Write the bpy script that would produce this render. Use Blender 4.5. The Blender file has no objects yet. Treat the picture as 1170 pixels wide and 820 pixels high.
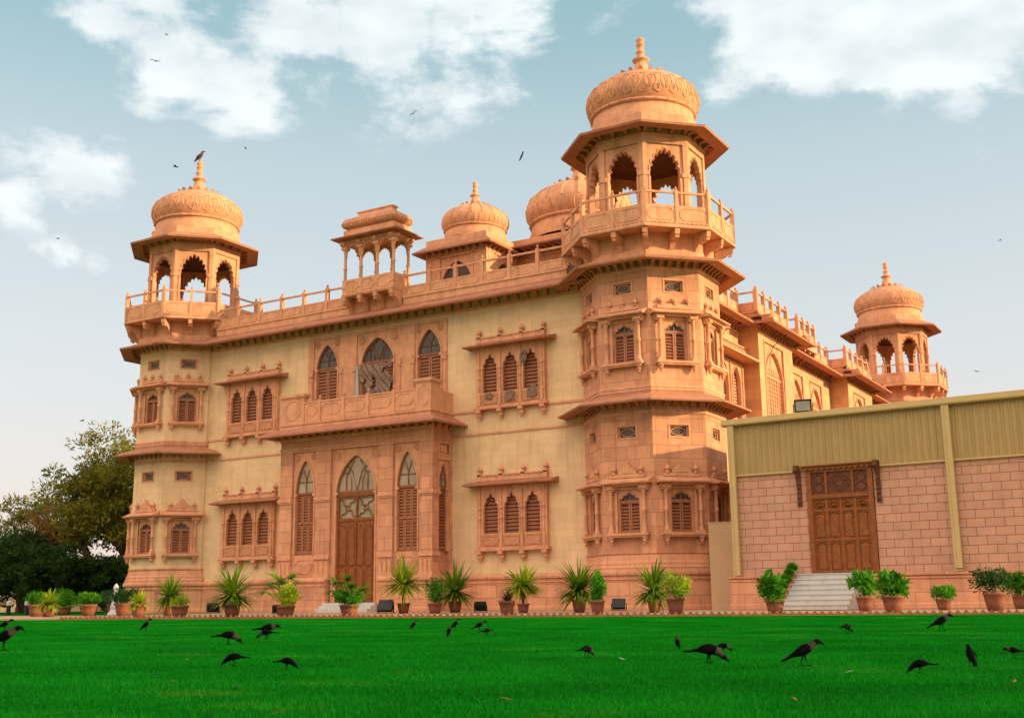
import bpy, math, random
import numpy as np
from mathutils import Vector, Matrix
random.seed(7); rng = np.random.default_rng(11)
S = bpy.context.scene
COL = S.collection
R = math.radians
PI = math.pi

# ------------------------------------------------------------ camera
cam_d = bpy.data.cameras.new('camera'); cam = bpy.data.objects.new('camera', cam_d); COL.objects.link(cam)
cr = Vector((0.856015, 0.516835, -0.010891)); cu = Vector((0.115793, -0.171165, 0.978414)); cf = Vector((-0.503815, 0.838799, 0.206366))
M = Matrix((cr, cu, -cf)).transposed().to_4x4(); M.translation = Vector((13.57033, -45.59477, 0.4001))
cam.matrix_world = M
cam_d.sensor_width = 36; cam_d.lens = 40.3365; cam_d.sensor_fit = 'HORIZONTAL'
cam_d.clip_start = 0.1; cam_d.clip_end = 5000
S.camera = cam
S.render.resolution_x = 1024; S.render.resolution_y = 717

# ------------------------------------------------------------ sky and sun
SUN_AZ = R(16)      # measured from +X towards +Y
SUN_EL = R(13)
world = bpy.data.worlds.new('World'); S.world = world; world.use_nodes = True
wt = world.node_tree; wt.nodes.clear()
def wn(t, **k):
    n = wt.nodes.new(t)
    for a, b in k.items(): setattr(n, a, b)
    return n
sky = wn('ShaderNodeTexSky'); sky.sky_type = 'NISHITA'; sky.sun_disc = False
sky.sun_elevation = SUN_EL; sky.sun_rotation = PI/2 - SUN_AZ
sky.air_density = 1.0; sky.dust_density = 2.2; sky.ozone_density = 1.6; sky.altitude = 20
hs = wn('ShaderNodeHueSaturation'); hs.inputs['Saturation'].default_value = 0.62; hs.inputs['Value'].default_value = 1.0
wt.links.new(sky.outputs[0], hs.inputs['Color'])
tint = wn('ShaderNodeMix', data_type='RGBA', blend_type='MULTIPLY'); tint.inputs[0].default_value = 1
tint.inputs[7].default_value = (0.90, 1.0, 0.96, 1)
wt.links.new(hs.outputs[0], tint.inputs[6])
tc = wn('ShaderNodeTexCoord')
# cloud banks: soft lobes round a few sky directions, broken up by noise
LOBES = [((-0.669,0.592,0.45),.085,.95),((-0.705,0.55,0.455),.05,.8),((-0.601,0.65,0.465),.09,1),((-0.534,0.703,0.469),.095,1),((-0.445,0.768,0.461),.085,1),((-0.49,0.737,0.466),.08,1),((-0.395,0.79,0.47),.05,.85),
 ((-0.638,0.651,0.412),.06,.95),((-0.653,0.625,0.43),.065,1),((-0.66,0.64,0.385),.04,.8),((-0.752,0.565,0.339),.056,1.1),((-0.735,0.58,0.345),.046,1.0),((-0.780,0.540,0.322),.052,1.0),
 ((-0.766,0.576,0.283),.03,.62),((-0.752,0.596,0.281),.022,.58),((-0.778,0.56,0.282),.02,.55),((-0.27,0.845,0.465),.085,1),((-0.218,0.871,0.445),.09,1),((-0.156,0.895,0.425),.09,1),((-0.105,0.902,0.42),.075,.95),((-0.13,0.907,0.385),.05,.9),
 ((0.3,0.8,0.5),.2,.8),((-0.9,0.1,0.5),.2,.8),((-0.3,0.5,0.8),.22,.8)]
noise = wn('ShaderNodeTexNoise'); noise.inputs['Scale'].default_value = 8.5; noise.inputs['Detail'].default_value = 14; noise.inputs['Roughness'].default_value = 0.60; noise.inputs['Distortion'].default_value = 0.2
mp = wn('ShaderNodeMapping'); mp.inputs['Scale'].default_value = (1, 1, 2.0)
wt.links.new(tc.outputs['Generated'], mp.inputs[0]); wt.links.new(mp.outputs[0], noise.inputs['Vector'])
acc = None
for d, r_, a in LOBES:
    v = Vector(d).normalized()
    dist = wn('ShaderNodeVectorMath', operation='DISTANCE'); dist.inputs[1].default_value = v
    wt.links.new(tc.outputs['Generated'], dist.inputs[0])
    mr = wn('ShaderNodeMapRange', interpolation_type='SMOOTHSTEP'); mr.inputs['From Min'].default_value = 0; mr.inputs['From Max'].default_value = r_*1.35
    mr.inputs['To Min'].default_value = a; mr.inputs['To Max'].default_value = 0
    wt.links.new(dist.outputs['Value'], mr.inputs[0])
    if acc is None: acc = mr.outputs[0]
    else:
        m = wn('ShaderNodeMath', operation='MAXIMUM'); wt.links.new(acc, m.inputs[0]); wt.links.new(mr.outputs[0], m.inputs[1]); acc = m.outputs[0]
ad = wn('ShaderNodeMath', operation='MULTIPLY_ADD'); wt.links.new(noise.outputs[0], ad.inputs[0]); ad.inputs[1].default_value = 2.9; ad.inputs[2].default_value = -1.45
ad2 = wn('ShaderNodeMath', operation='ADD'); wt.links.new(ad.outputs[0], ad2.inputs[0]); wt.links.new(acc, ad2.inputs[1])
cm = wn('ShaderNodeMapRange', interpolation_type='SMOOTHSTEP'); cm.inputs['From Min'].default_value = 0.40; cm.inputs['From Max'].default_value = 0.90
cm.inputs['To Max'].default_value = 0.93
wt.links.new(ad2.outputs[0], cm.inputs[0])
cmul = wn('ShaderNodeMath', operation='MULTIPLY'); wt.links.new(cm.outputs[0], cmul.inputs[0])
gate = wn('ShaderNodeMapRange'); gate.inputs['From Min'].default_value = 0.02; gate.inputs['From Max'].default_value = 0.25; wt.links.new(acc, gate.inputs[0]); wt.links.new(gate.outputs[0], cmul.inputs[1])
# thin veil of high haze, rosier at the horizon; an unseen warm bank added behind the viewpoint (south) lights the shaded front
sep = wn('ShaderNodeSeparateXYZ'); wt.links.new(tc.outputs['Generated'], sep.inputs[0])
vr = wn('ShaderNodeValToRGB'); wt.links.new(sep.outputs['Z'], vr.inputs[0])
VE = vr.color_ramp.elements
VE[0].position = 0.0; VE[0].color = (4.1, 2.85, 2.4, 1); VE[1].position = .62; VE[1].color = (1.0, 1.85, 2.05, 1)
for p_, c_ in ((.10, (3.35, 2.95, 2.8, 1)), (.22, (2.85, 2.92, 2.95, 1)), (.36, (2.2, 2.62, 2.76, 1)), (.46, (1.35, 2.15, 2.35, 1))):
    e_ = VE.new(p_); e_.color = c_
veil = wn('ShaderNodeMix', data_type='RGBA'); veil.inputs[0].default_value = .78
wt.links.new(tint.outputs[2], veil.inputs[6]); wt.links.new(vr.outputs[0], veil.inputs[7])
cmix = wn('ShaderNodeMix', data_type='RGBA'); wt.links.new(cmul.outputs[0], cmix.inputs[0]); wt.links.new(veil.outputs[2], cmix.inputs[6])
cn = wn('ShaderNodeTexNoise'); cn.inputs['Scale'].default_value = 16; cn.inputs['Detail'].default_value = 9; wt.links.new(mp.outputs[0], cn.inputs['Vector'])
cc = wn('ShaderNodeValToRGB'); cc.color_ramp.elements[0].position = .35; cc.color_ramp.elements[0].color = (2.95,3.25,3.35,1); cc.color_ramp.elements[1].position = .62; cc.color_ramp.elements[1].color = (3.6,3.8,3.85,1)
wt.links.new(cn.outputs[0], cc.inputs[0]); wt.links.new(cc.outputs[0], cmix.inputs[7])
bk = wn('ShaderNodeMapRange', interpolation_type='SMOOTHSTEP'); wt.links.new(sep.outputs['Y'], bk.inputs[0])
bk.inputs['From Min'].default_value = .15; bk.inputs['From Max'].default_value = -.65
bz = wn('ShaderNodeMapRange', interpolation_type='SMOOTHSTEP'); wt.links.new(sep.outputs['Z'], bz.inputs[0]); bz.inputs['From Min'].default_value = .15; bz.inputs['From Max'].default_value = .58; bz.inputs['To Min'].default_value = .12
bkz = wn('ShaderNodeMath', operation='MULTIPLY'); wt.links.new(bk.outputs[0], bkz.inputs[0]); wt.links.new(bz.outputs[0], bkz.inputs[1])
bmix = wn('ShaderNodeMix', data_type='RGBA'); wt.links.new(bkz.outputs[0], bmix.inputs[0]); wt.links.new(cmix.outputs[2], bmix.inputs[6])
bmix.inputs[7].default_value = (10.6, 7.9, 6.2, 1)
bg = wn('ShaderNodeBackground'); bg.inputs['Strength'].default_value = 0.15
wt.links.new(bmix.outputs[2], bg.inputs['Color'])
out = wn('ShaderNodeOutputWorld'); wt.links.new(bg.outputs[0], out.inputs[0])

sun_d = bpy.data.lights.new('sun', 'SUN'); sun_d.energy = 3.9; sun_d.angle = R(0.8); sun_d.color = (1.0, 0.72, 0.38)
sun = bpy.data.objects.new('sun', sun_d); COL.objects.link(sun)
sd = Vector((math.cos(SUN_EL)*math.cos(SUN_AZ), math.cos(SUN_EL)*math.sin(SUN_AZ), math.sin(SUN_EL)))
sun.rotation_euler = sd.to_track_quat('Z', 'Y').to_euler(); sun.location = (60, 20, 40)
S.view_settings.view_transform = 'Standard'; S.view_settings.look = 'None'
S.view_settings.gamma = 1; S.view_settings.exposure = 0.85; S.view_settings.use_curve_mapping = False

# ------------------------------------------------------------ materials
MATS = {}
def mat(name, col, rough=0.8, var=0.12, nscale=3.0, bump=0.15, bscale=30, blocks=None, spec=0.3, streak=0.0, col2=None, metal=0, sub=0):
    m = bpy.data.materials.new(name); m.use_nodes = True; t = m.node_tree; N = t.nodes; L = t.links
    b = N['Principled BSDF']; b.inputs['Roughness'].default_value = rough; b.inputs['Specular IOR Level'].default_value = spec; b.inputs['Metallic'].default_value = metal
    tc = N.new('ShaderNodeTexCoord'); geo = N.new('ShaderNodeNewGeometry')
    n1 = N.new('ShaderNodeTexNoise'); n1.inputs['Scale'].default_value = nscale; n1.inputs['Detail'].default_value = 6; n1.inputs['Roughness'].default_value = .6
    L.new(geo.outputs['Position'], n1.inputs['Vector'])
    c = Vector(col); c2 = Vector(col2) if col2 else c
    ramp = N.new('ShaderNodeValToRGB'); ramp.color_ramp.elements[0].position = .3; ramp.color_ramp.elements[1].position = .7
    ramp.color_ramp.elements[0].color = (*(c*(1-var)), 1); ramp.color_ramp.elements[1].color = (*[min(x, .95) for x in (c2*(1+var))], 1)
    L.new(n1.outputs[0], ramp.inputs[0]); cur = ramp.outputs[0]
    bumps = []
    if blocks:
        bw, bh, mort, dark = blocks
        uv = N.new('ShaderNodeUVMap'); br = N.new('ShaderNodeTexBrick'); L.new(uv.outputs[0], br.inputs['Vector'])
        br.inputs['Scale'].default_value = 1; br.inputs['Brick Width'].default_value = bw; br.inputs['Row Height'].default_value = bh
        br.inputs['Mortar Size'].default_value = mort; br.inputs['Mortar Smooth'].default_value = .3
        br.inputs['Color1'].default_value = (1.04, 1.04, 1.03, 1) if bw < .7 else (1.10, 1.09, 1.06, 1) if dark < .9 else (1.03, 1.03, 1.03, 1); br.inputs['Color2'].default_value = (.94, .93, .92, 1) if bw < .7 else (.82, .80, .80, 1) if dark < .9 else (.94, .94, .93, 1); br.inputs['Mortar'].default_value = (dark, dark*.95, dark*.9, 1)
        mx = N.new('ShaderNodeMix'); mx.data_type = 'RGBA'; mx.blend_type = 'MULTIPLY'; mx.inputs[0].default_value = 1
        L.new(cur, mx.inputs[6]); L.new(br.outputs['Color'], mx.inputs[7]); cur = mx.outputs[2]
        bumps.append((br.outputs['Fac'], -0.35))
    if streak > 0:
        mp = N.new('ShaderNodeMapping'); mp.inputs['Scale'].default_value = (2.1, 2.1, .20); L.new(geo.outputs['Position'], mp.inputs[0])
        ns = N.new('ShaderNodeTexNoise'); ns.inputs['Scale'].default_value = 1.6; ns.inputs['Detail'].default_value = 8; ns.inputs['Roughness'].default_value = .65; L.new(mp.outputs[0], ns.inputs['Vector'])
        mr = N.new('ShaderNodeMapRange'); mr.inputs['From Min'].default_value = .50; mr.inputs['From Max'].default_value = .66; L.new(ns.outputs[0], mr.inputs[0])
        mm = N.new('ShaderNodeMath'); mm.operation = 'MULTIPLY'; mm.inputs[1].default_value = streak; L.new(mr.outputs[0], mm.inputs[0])
        mx = N.new('ShaderNodeMix'); mx.data_type = 'RGBA'; L.new(mm.outputs[0], mx.inputs[0]); L.new(cur, mx.inputs[6]); mx.inputs[7].default_value = (c.x*.45, c.y*.4, c.z*.38, 1); cur = mx.outputs[2]
    L.new(cur, b.inputs['Base Color'])
    if bump > 0:
        nb = N.new('ShaderNodeTexNoise'); nb.inputs['Scale'].default_value = bscale; nb.inputs['Detail'].default_value = 5; L.new(geo.outputs['Position'], nb.inputs['Vector'])
        src = nb.outputs[0]
        for o, k in bumps:
            ma = N.new('ShaderNodeMath'); ma.operation = 'MULTIPLY_ADD'; ma.inputs[1].default_value = k*3; L.new(o, ma.inputs[0]); L.new(src, ma.inputs[2]); src = ma.outputs[0]
        bp = N.new('ShaderNodeBump'); bp.inputs['Strength'].default_value = bump; bp.inputs['Distance'].default_value = .03; L.new(src, bp.inputs['Height']); L.new(bp.outputs[0], b.inputs['Normal'])
    MATS[name] = m
    return m
STONE = (0.62, 0.305, 0.165)
stone = mat('sandstone', STONE, .85, .17, 2.3, .5, 18, streak=.34)
block = mat('sandstone_blocks', (0.60, 0.290, 0.162), .85, .14, 1.6, .5, 18, blocks=(1.05, .56, .012, .62), streak=.34)
carved = mat('carved_sandstone', (0.52, 0.235, 0.125), .85, .22, 9, .9, 16, streak=.15)
plaster = mat('cream_plaster', (0.70, 0.495, 0.28), .9, .09, .8, .35, 12, blocks=(.85, .32, .007, .90), streak=.24)
eavest = mat('weathered_shaded_sandstone', (0.42, 0.185, 0.105), .85, .16, 1.6, .35, 18, streak=.35)  # shade under the eaves is put into this darker base; streaks are weathering
wood = mat('teak', (0.22, 0.068, 0.014), .5, .25, 5, .3, 30)
shut = mat('red_brown_shutter', (0.25, 0.088, 0.038), .6, .18, 6, .2, 30)
sidest = mat('sunlit_side_sandstone', (0.62, 0.335, 0.165), .85, .10, 1.0, .3, 22, blocks=(1.05, .56, .008, .85), streak=.15)  # same sandstone yellowed a little; the sun's warmth is mixed into the colour
slotd = mat('shutter_gap_shade', (0.10, 0.038, 0.018), .9, .1, 3, 0)  # dark sheet behind the slats, standing in for the shade between them
vault = mat('shaded_vault', (0.11, 0.045, 0.022), .9, .3, 3, .3)
wdark = mat('carved_dark_wood', (0.13, 0.045, 0.018), .6, .3, 14, .9, 18)
glass = mat('window_glass', (0.085, 0.07, 0.06), .32, .25, 2, 0, 10, spec=.3)
glassl = mat('curtained_glass', (0.33, 0.27, 0.17), .35, .3, 1.2, 0, 10, spec=.4)
darkin = mat('unlit_interior', (0.02, 0.014, 0.01), .9, .1, 2, 0)
frame_w = mat('shutter_frame', (0.36, 0.15, 0.075), .6, .18, 6, .2, 30)
cloth = mat('grey_cloth', (0.24, 0.16, 0.115), .9, .15, 10, .2)
marble = mat('white_marble', (0.50, 0.50, 0.47), .35, .08, 3, .05, 8, streak=.25)
paving = mat('pale_paving', (0.40, 0.27, 0.165), .9, .12, 1.5, .2, 20)
terracotta = mat('terracotta', (0.23, 0.085, 0.045), .8, .22, 7, .3, 30, streak=.3)
claybrick = mat('clay_brick', (0.34, 0.13, 0.065), .85, .25, 9, .4, 30)
annexblk = mat('pink_block', (0.50, 0.28, 0.19), .9, .07, 2, .3, 30, blocks=(.62, .30, .013, .38), streak=.2)
sheet = mat('olive_metal_sheet', (0.36, 0.255, 0.085), .45, .06, 1.2, .03, 10, spec=.5, streak=.18)
sheetl = mat('cream_metal_trim', (0.47, 0.35, 0.135), .45, .05, 1.5, 0, 10, spec=.5)
blackm = mat('black_enamel', (0.012, 0.012, 0.013), .4, .1, 3, 0)
lamp_gl = mat('lamp_glass', (0.35, 0.35, 0.36), .1, .1, 3, 0, spec=1)
bark = mat('bark', (0.15, 0.095, 0.055), .95, .3, 4, .8, 14)
soil = mat('soil', (0.06, 0.035, 0.02), 1, .3, 20, .5)
white = mat('white_painted_stone', (0.5, 0.49, 0.48), .6, .05, 3, .05)
crowb = mat('black_feathers', (0.002, 0.002, 0.0028), .6, .3, 20, .1, spec=.03)
crowg = mat('grey_feathers', (0.035, 0.031, 0.028), .9, .2, 20, .2, spec=.03)
crown_ = mat('brown_feathers', (0.10, 0.05, 0.03), .8, .2, 20, .2)
litter = mat('dry_leaf', (0.22, 0.10, 0.04), .9, .3, 20, .2)
litterw = mat('pale_scrap', (0.40, 0.37, 0.31), .9, .1, 20, 0)
def leafmat(name, c1, c2, tr=.35, spec=.2):
    m = bpy.data.materials.new(name); m.use_nodes = True; t = m.node_tree; N = t.nodes; L = t.links
    b = N['Principled BSDF']; b.inputs['Roughness'].default_value = .6; b.inputs['Specular IOR Level'].default_value = spec
    geo = N.new('ShaderNodeNewGeometry'); ramp = N.new('ShaderNodeValToRGB')
    ramp.color_ramp.elements[0].color = (*c1, 1); ramp.color_ramp.elements[1].color = (*c2, 1)
    n = N.new('ShaderNodeTexNoise'); n.inputs['Scale'].default_value = .9; L.new(geo.outputs['Position'], n.inputs['Vector'])
    ma = N.new('ShaderNodeMath'); ma.operation = 'MULTIPLY_ADD'; ma.inputs[1].default_value = .55; L.new(geo.outputs['Random Per Island'], ma.inputs[0]); 
    m2 = N.new('ShaderNodeMath'); m2.operation = 'MULTIPLY_ADD'; m2.inputs[1].default_value = 1.3; m2.inputs[2].default_value = -.42; L.new(n.outputs[0], m2.inputs[0]); L.new(m2.outputs[0], ma.inputs[2])
    L.new(ma.outputs[0], ramp.inputs[0]); L.new(ramp.outputs[0], b.inputs['Base Color'])
    tr_ = N.new('ShaderNodeBsdfTranslucent'); L.new(ramp.outputs[0], tr_.inputs[0]); mx = N.new('ShaderNodeMixShader'); mx.inputs[0].default_value = tr
    L.new(b.outputs[0], mx.inputs[1]); L.new(tr_.outputs[0], mx.inputs[2]); L.new(mx.outputs[0], N['Material Output'].inputs[0])
    return m
def grassmat():
    m = leafmat('grass_blade', (0.0008, 0.062, 0.003), (0.006, 0.225, 0.009), .25, spec=.03)
    t = m.node_tree; N = t.nodes; L = t.links
    ramp = next(n for n in N if n.type == 'VALTORGB'); geo = next(n for n in N if n.type == 'NEW_GEOMETRY')
    mp = N.new('ShaderNodeMapping'); mp.inputs['Scale'].default_value = (.28, .5, 0); mp.inputs['Rotation'].default_value = (0, 0, -.19); L.new(geo.outputs['Position'], mp.inputs[0])
    n2 = N.new('ShaderNodeTexNoise'); n2.inputs['Scale'].default_value = 1.0; n2.inputs['Detail'].default_value = 7; n2.inputs['Roughness'].default_value = .62; L.new(mp.outputs[0], n2.inputs['Vector'])
    mr = N.new('ShaderNodeMapRange'); mr.inputs['From Min'].default_value = .60; mr.inputs['From Max'].default_value = .86; L.new(n2.outputs[0], mr.inputs[0])
    mx = N.new('ShaderNodeMix'); mx.data_type = 'RGBA'; L.new(mr.outputs[0], mx.inputs[0]); L.new(ramp.outputs[0], mx.inputs[6]); mx.inputs[7].default_value = (.17, .27, .02, 1)
    for l in list(ramp.outputs[0].links):
        if l.to_node != mx: to = l.to_socket; L.remove(l); L.new(mx.outputs[2], to)
    return m
lf_palm = leafmat('palm_leaf', (0.012, 0.085, 0.008), (0.22, 0.36, 0.012), .45)
lf_yel = leafmat('yellow_green_leaf', (0.05, 0.22, 0.010), (0.55, 0.60, 0.03), .45)
lf_bush = leafmat('bright_bush_leaf', (0.012, 0.11, 0.006), (0.12, 0.40, 0.012), .45)
lf_dark = leafmat('dark_leaf', (0.006, 0.045, 0.010), (0.03, 0.11, 0.015))
lf_red = leafmat('purple_leaf', (0.05, 0.018, 0.02), (0.10, 0.05, 0.02))
lf_tree = leafmat('tree_leaf', (0.035, 0.07, 0.008), (0.42, 0.37, 0.04), .45)
lf_hedge = leafmat('hedge_leaf', (0.010, 0.042, 0.008), (0.06, 0.115, 0.016), .4)
lf_dry = leafmat('autumn_leaf', (0.20, 0.13, 0.03), (0.50, 0.27, 0.08), .5)
lf_grass = grassmat()

# ------------------------------------------------------------ mesh builder
class MB:
    def __init__(s): s.v = []; s.f = []; s.m = []; s.sm = []; s.T = Matrix(); s.k = 0; s.smooth = False
    def frame(s, loc=(0, 0, 0), rotz=0): s.T = Matrix.Translation(loc) @ Matrix.Rotation(rotz, 4, 'Z'); return s
    def add(s, vs, fs):
        o = len(s.v)
        for v in vs: s.v.append(tuple(s.T @ Vector(v)))
        for f in fs: s.f.append(tuple(i+o for i in f)); s.m.append(s.k); s.sm.append(s.smooth)
    def box(s, x0, x1, y0, y1, z0, z1):
        s.add([(x0,y0,z0),(x1,y0,z0),(x1,y1,z0),(x0,y1,z0),(x0,y0,z1),(x1,y0,z1),(x1,y1,z1),(x0,y1,z1)],
              [(0,3,2,1),(4,5,6,7),(0,1,5,4),(1,2,6,5),(2,3,7,6),(3,0,4,7)])
    def prism(s, poly, y0, y1):           # poly in (x,z), counter-clockwise seen from -y
        n = len(poly)
        s.add([(x, y0, z) for x, z in poly] + [(x, y1, z) for x, z in poly],
              [tuple(range(n)), tuple(range(2*n-1, n-1, -1))] + [(i, i+n, (i+1) % n+n, (i+1) % n) for i in range(n)])
    def prismx(s, poly, x0, x1):          # poly in (y,z)
        n = len(poly)
        s.add([(x0, y, z) for y, z in poly] + [(x1, y, z) for y, z in poly],
              [tuple(range(n)), tuple(range(2*n-1, n-1, -1))] + [(i, i+n, (i+1) % n+n, (i+1) % n) for i in range(n)])
    def lathe(s, prof, c=(0, 0), seg=32, phase=0, closed=False, a0=0, a1=2*PI):
        full = abs(a1-a0-2*PI) < 1e-6
        ns = seg if full else seg+1
        n = len(prof); vs = []
        for i in range(ns):
            a = a0 + (a1-a0)*i/seg + phase
            for r, z in prof: vs.append((c[0]+r*math.cos(a), c[1]+r*math.sin(a), z))
        fs = []
        for i in range(seg):
            j = (i+1) % ns
            for k in range(n if closed else n-1):
                l = (k+1) % n
                fs.append((i*n+k, j*n+k, j*n+l, i*n+l))
        s.add(vs, fs)
    def tube(s, pts, r, seg=6, cap=True, taper=None):
        pts = [Vector(p) for p in pts]; n = len(pts); vs = []; fs = []
        for i, p in enumerate(pts):
            d = (pts[min(i+1, n-1)]-pts[max(i-1, 0)]).normalized()
            u = d.orthogonal().normalized() if abs(d.z) > .95 else Vector((-d.y, d.x, 0)).normalized()
            w = d.cross(u); rr = r if taper is None else r*(1-(1-taper)*i/(n-1))
            if isinstance(r, (list, tuple)): rr = r[i]
            for k in range(seg):
                a = 2*PI*k/seg; vs.append(p+u*rr*math.cos(a)+w*rr*math.sin(a))
        for i in range(n-1):
            for k in range(seg):
                l = (k+1) % seg; fs.append((i*seg+k, i*seg+l, (i+1)*seg+l, (i+1)*seg+k))
        if cap: fs += [tuple(range(seg-1, -1, -1)), tuple(range((n-1)*seg, n*seg))]
        s.add(vs, fs)
    def bar(s, a, b, w):                  # square bar
        s.tube([a, b], w*.7, 4)
    def build(s, name, mats, parent=None, loc=(0, 0, 0), rotz=0):
        me = bpy.data.meshes.new(name); me.from_pydata(s.v, [], s.f)
        if not isinstance(mats, (list, tuple)): mats = [mats]
        for m in mats: me.materials.append(m)
        me.polygons.foreach_set('material_index', s.m); me.polygons.foreach_set('use_smooth', s.sm)
        me.update()
        uvl = me.uv_layers.new(name='UVMap')
        nl = len(me.loops); co = np.empty(len(me.vertices)*3); me.vertices.foreach_get('co', co); co = co.reshape(-1, 3)
        vi = np.empty(nl, dtype=np.int32); me.loops.foreach_get('vertex_index', vi)
        nrm = np.empty(len(me.polygons)*3); me.polygons.foreach_get('normal', nrm); nrm = nrm.reshape(-1, 3)
        lt = np.empty(len(me.polygons), dtype=np.int32); me.polygons.foreach_get('loop_total', lt)
        nn = np.repeat(nrm, lt, axis=0); P = co[vi]
        h = np.hypot(nn[:, 0], nn[:, 1]); up = h < .3; h[h < 1e-6] = 1
        u = (-nn[:, 1]*P[:, 0]+nn[:, 0]*P[:, 1])/h; v = P[:, 2].copy()
        u[up] = P[up, 0]; v[up] = P[up, 1]
        uv = np.stack([u, v], 1).ravel(); uvl.data.foreach_set('uv', uv)
        o = bpy.data.objects.new(name, me); COL.objects.link(o)
        if parent: o.parent = parent
        o.location = loc; o.rotation_euler = (0, 0, rotz)
        return o
def tag(o, label, cat, group=None):
    o['label'] = label; o['category'] = cat
    if group: o['group'] = group
    return o
def empty(name, loc, rotz=0):
    o = bpy.data.objects.new(name, None); COL.objects.link(o); o.location = loc; o.rotation_euler = (0, 0, rotz); o.empty_display_size = .3
    return o
def copy_tree(o, parent=None, loc=None, rotz=None, scale=None):
    c = o.copy(); COL.objects.link(c); c.parent = parent
    if loc is not None: c.location = loc
    if rotz is not None: c.rotation_euler = (0, 0, rotz)
    if scale is not None: c.scale = (scale,)*3
    for ch in list(o.children): copy_tree(ch, c)
    return c
def struct(o): o['kind'] = 'structure'; return o

# ---- wall pieces, all in a local frame: x to the right, -y outwards, z up
def wall(mb, x0, x1, z0, z1, holes=(), y=0., depth=.3):
    xs = sorted({x0, x1} | {h[0] for h in holes} | {h[1] for h in holes}); zs = sorted({z0, z1} | {h[2] for h in holes} | {h[3] for h in holes})
    xs = [x for x in xs if x0-1e-6 <= x <= x1+1e-6]; zs = [z for z in zs if z0-1e-6 <= z <= z1+1e-6]
    for a, b in zip(xs, xs[1:]):
        for c, d in zip(zs, zs[1:]):
            mx, mz = (a+b)/2, (c+d)/2
            if any(h[0] < mx < h[1] and h[2] < mz < h[3] for h in holes): continue
            mb.add([(a,y,c),(b,y,c),(b,y,d),(a,y,d)], [(0,1,2,3)])
    for a, b, c, d in holes:
        e = y+depth
        mb.add([(a,y,c),(b,y,c),(b,y,d),(a,y,d),(a,e,c),(b,e,c),(b,e,d),(a,e,d)], [(0,4,5,1),(1,5,6,2),(2,6,7,3),(3,7,4,0)])
def outline(hw, rise, kind, n=9):
    th = [PI*i/(n*6) for i in range(n*6+1)] if kind == 'cusped' else [PI*i/28 for i in range(29)]
    pts = []
    for t in th:
        c, s_ = math.cos(t), math.sin(t)
        if kind == 'cusped':
            x = hw*c; z = rise*(.86*s_+.14*(1-abs(c))); k = 1-.15*(1-abs(math.sin(n*t))**.7) if 0.01 < t < PI-.01 else 1
            x *= k; z *= k
        elif kind == 'small':   # three-lobed pointed
            k = 1-.20*(1-abs(math.sin(5*t))**.8) if 0.01 < t < PI-.01 else 1
            x = hw*c*k; z = rise*(.72*s_+.28*(1-abs(c))**1.5)*k
        else:
            x = hw*c; z = rise*(.66*s_+.34*(1-abs(c)**1.2))
        pts.append((x, z))
    return pts     # from right (t=0) over the top to left
def arch_panel(mb, x0, x1, z0, z1, cx, hw, zs, rise, kind='pointed', y=0., t=.2, n=9):
    pts = outline(hw, rise, kind, n)
    W0, W1, H = x0-cx, x1-cx, z1-zs
    corner = [math.atan2(H, W1), math.atan2(H, W0)]
    q = []
    for p in pts:
        ang = math.atan2(p[1], p[0])
        q.append((ang, p))
    res = []
    for i, (a, p) in enumerate(q):
        if i:
            for c in corner:
                a0 = q[i-1][0]
                if a0 < c < a:
                    f = (c-a0)/(a-a0); pp = q[i-1][1]; res.append((c, (pp[0]+(p[0]-pp[0])*f, pp[1]+(p[1]-pp[1])*f)))
        res.append((a, p))
    inn = []; outp = []
    for a, p in res:
        c, s_ = math.cos(a), math.sin(a)
        k = 1e9
        if c > 1e-9: k = min(k, W1/c)
        if c < -1e-9: k = min(k, W0/c)
        if s_ > 1e-9: k = min(k, H/s_)
        inn.append((cx+p[0], zs+p[1])); outp.append((cx+c*k, zs+s_*k))
    n_ = len(inn)
    for yy, flip in ((y, 0), (y+t, 1)):
        vs = [(a, yy, b) for a, b in inn]+[(a, yy, b) for a, b in outp]
        mb.add(vs, [(i, n_+i, n_+i+1, i+1) if not flip else (i, i+1, n_+i+1, n_+i) for i in range(n_-1)])
        if zs > z0+1e-6:
            for a, b in ((x0, cx-hw), (cx+hw, x1)):
                if b-a > 1e-4:
                    f = (0,1,2,3) if not flip else (3,2,1,0)
                    mb.add([(a,yy,z0),(b,yy,z0),(b,yy,zs),(a,yy,zs)], [f])
    seq = ([(cx+hw, z0)] if zs > z0+1e-6 else []) + inn + ([(cx-hw, z0)] if zs > z0+1e-6 else [])
    m = len(seq)
    mb.add([(a, y, b) for a, b in seq]+[(a, y+t, b) for a, b in seq], [(i, i+1, m+i+1, m+i) for i in range(m-1)])
def arch_rim(mb, cx, hw, z0, zs, rise, kind, y, w=.07, out=.05, n=9):
    pts = outline(hw, rise, kind, n); k = (hw+w)/hw
    inn = [(cx+hw, z0)]+[(cx+a, zs+b) for a, b in pts]+[(cx-hw, z0)]
    o = [(cx+hw+w, z0)]+[(cx+a*k, zs+b*((rise+w*1.2)/rise)) for a, b in pts]+[(cx-hw-w, z0)]
    m = len(inn); y1 = y-out
    vs = [(a,y1,b) for a, b in inn]+[(a,y1,b) for a, b in o]+[(a,y,b) for a, b in inn]+[(a,y,b) for a, b in o]
    fs = []
    for i in range(m-1):
        fs += [(i, m+i, m+i+1, i+1), (m+i, 3*m+i, 3*m+i+1, m+i+1), (2*m+i, i, i+1, 2*m+i+1)]
    mb.add(vs, fs)
def fill(mb, cx, hw, zs, rise, kind, y):
    pts = outline(hw, rise, kind); mb.add([(cx+a, y, zs+b) for a, b in pts], [tuple(range(len(pts)))])
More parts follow.
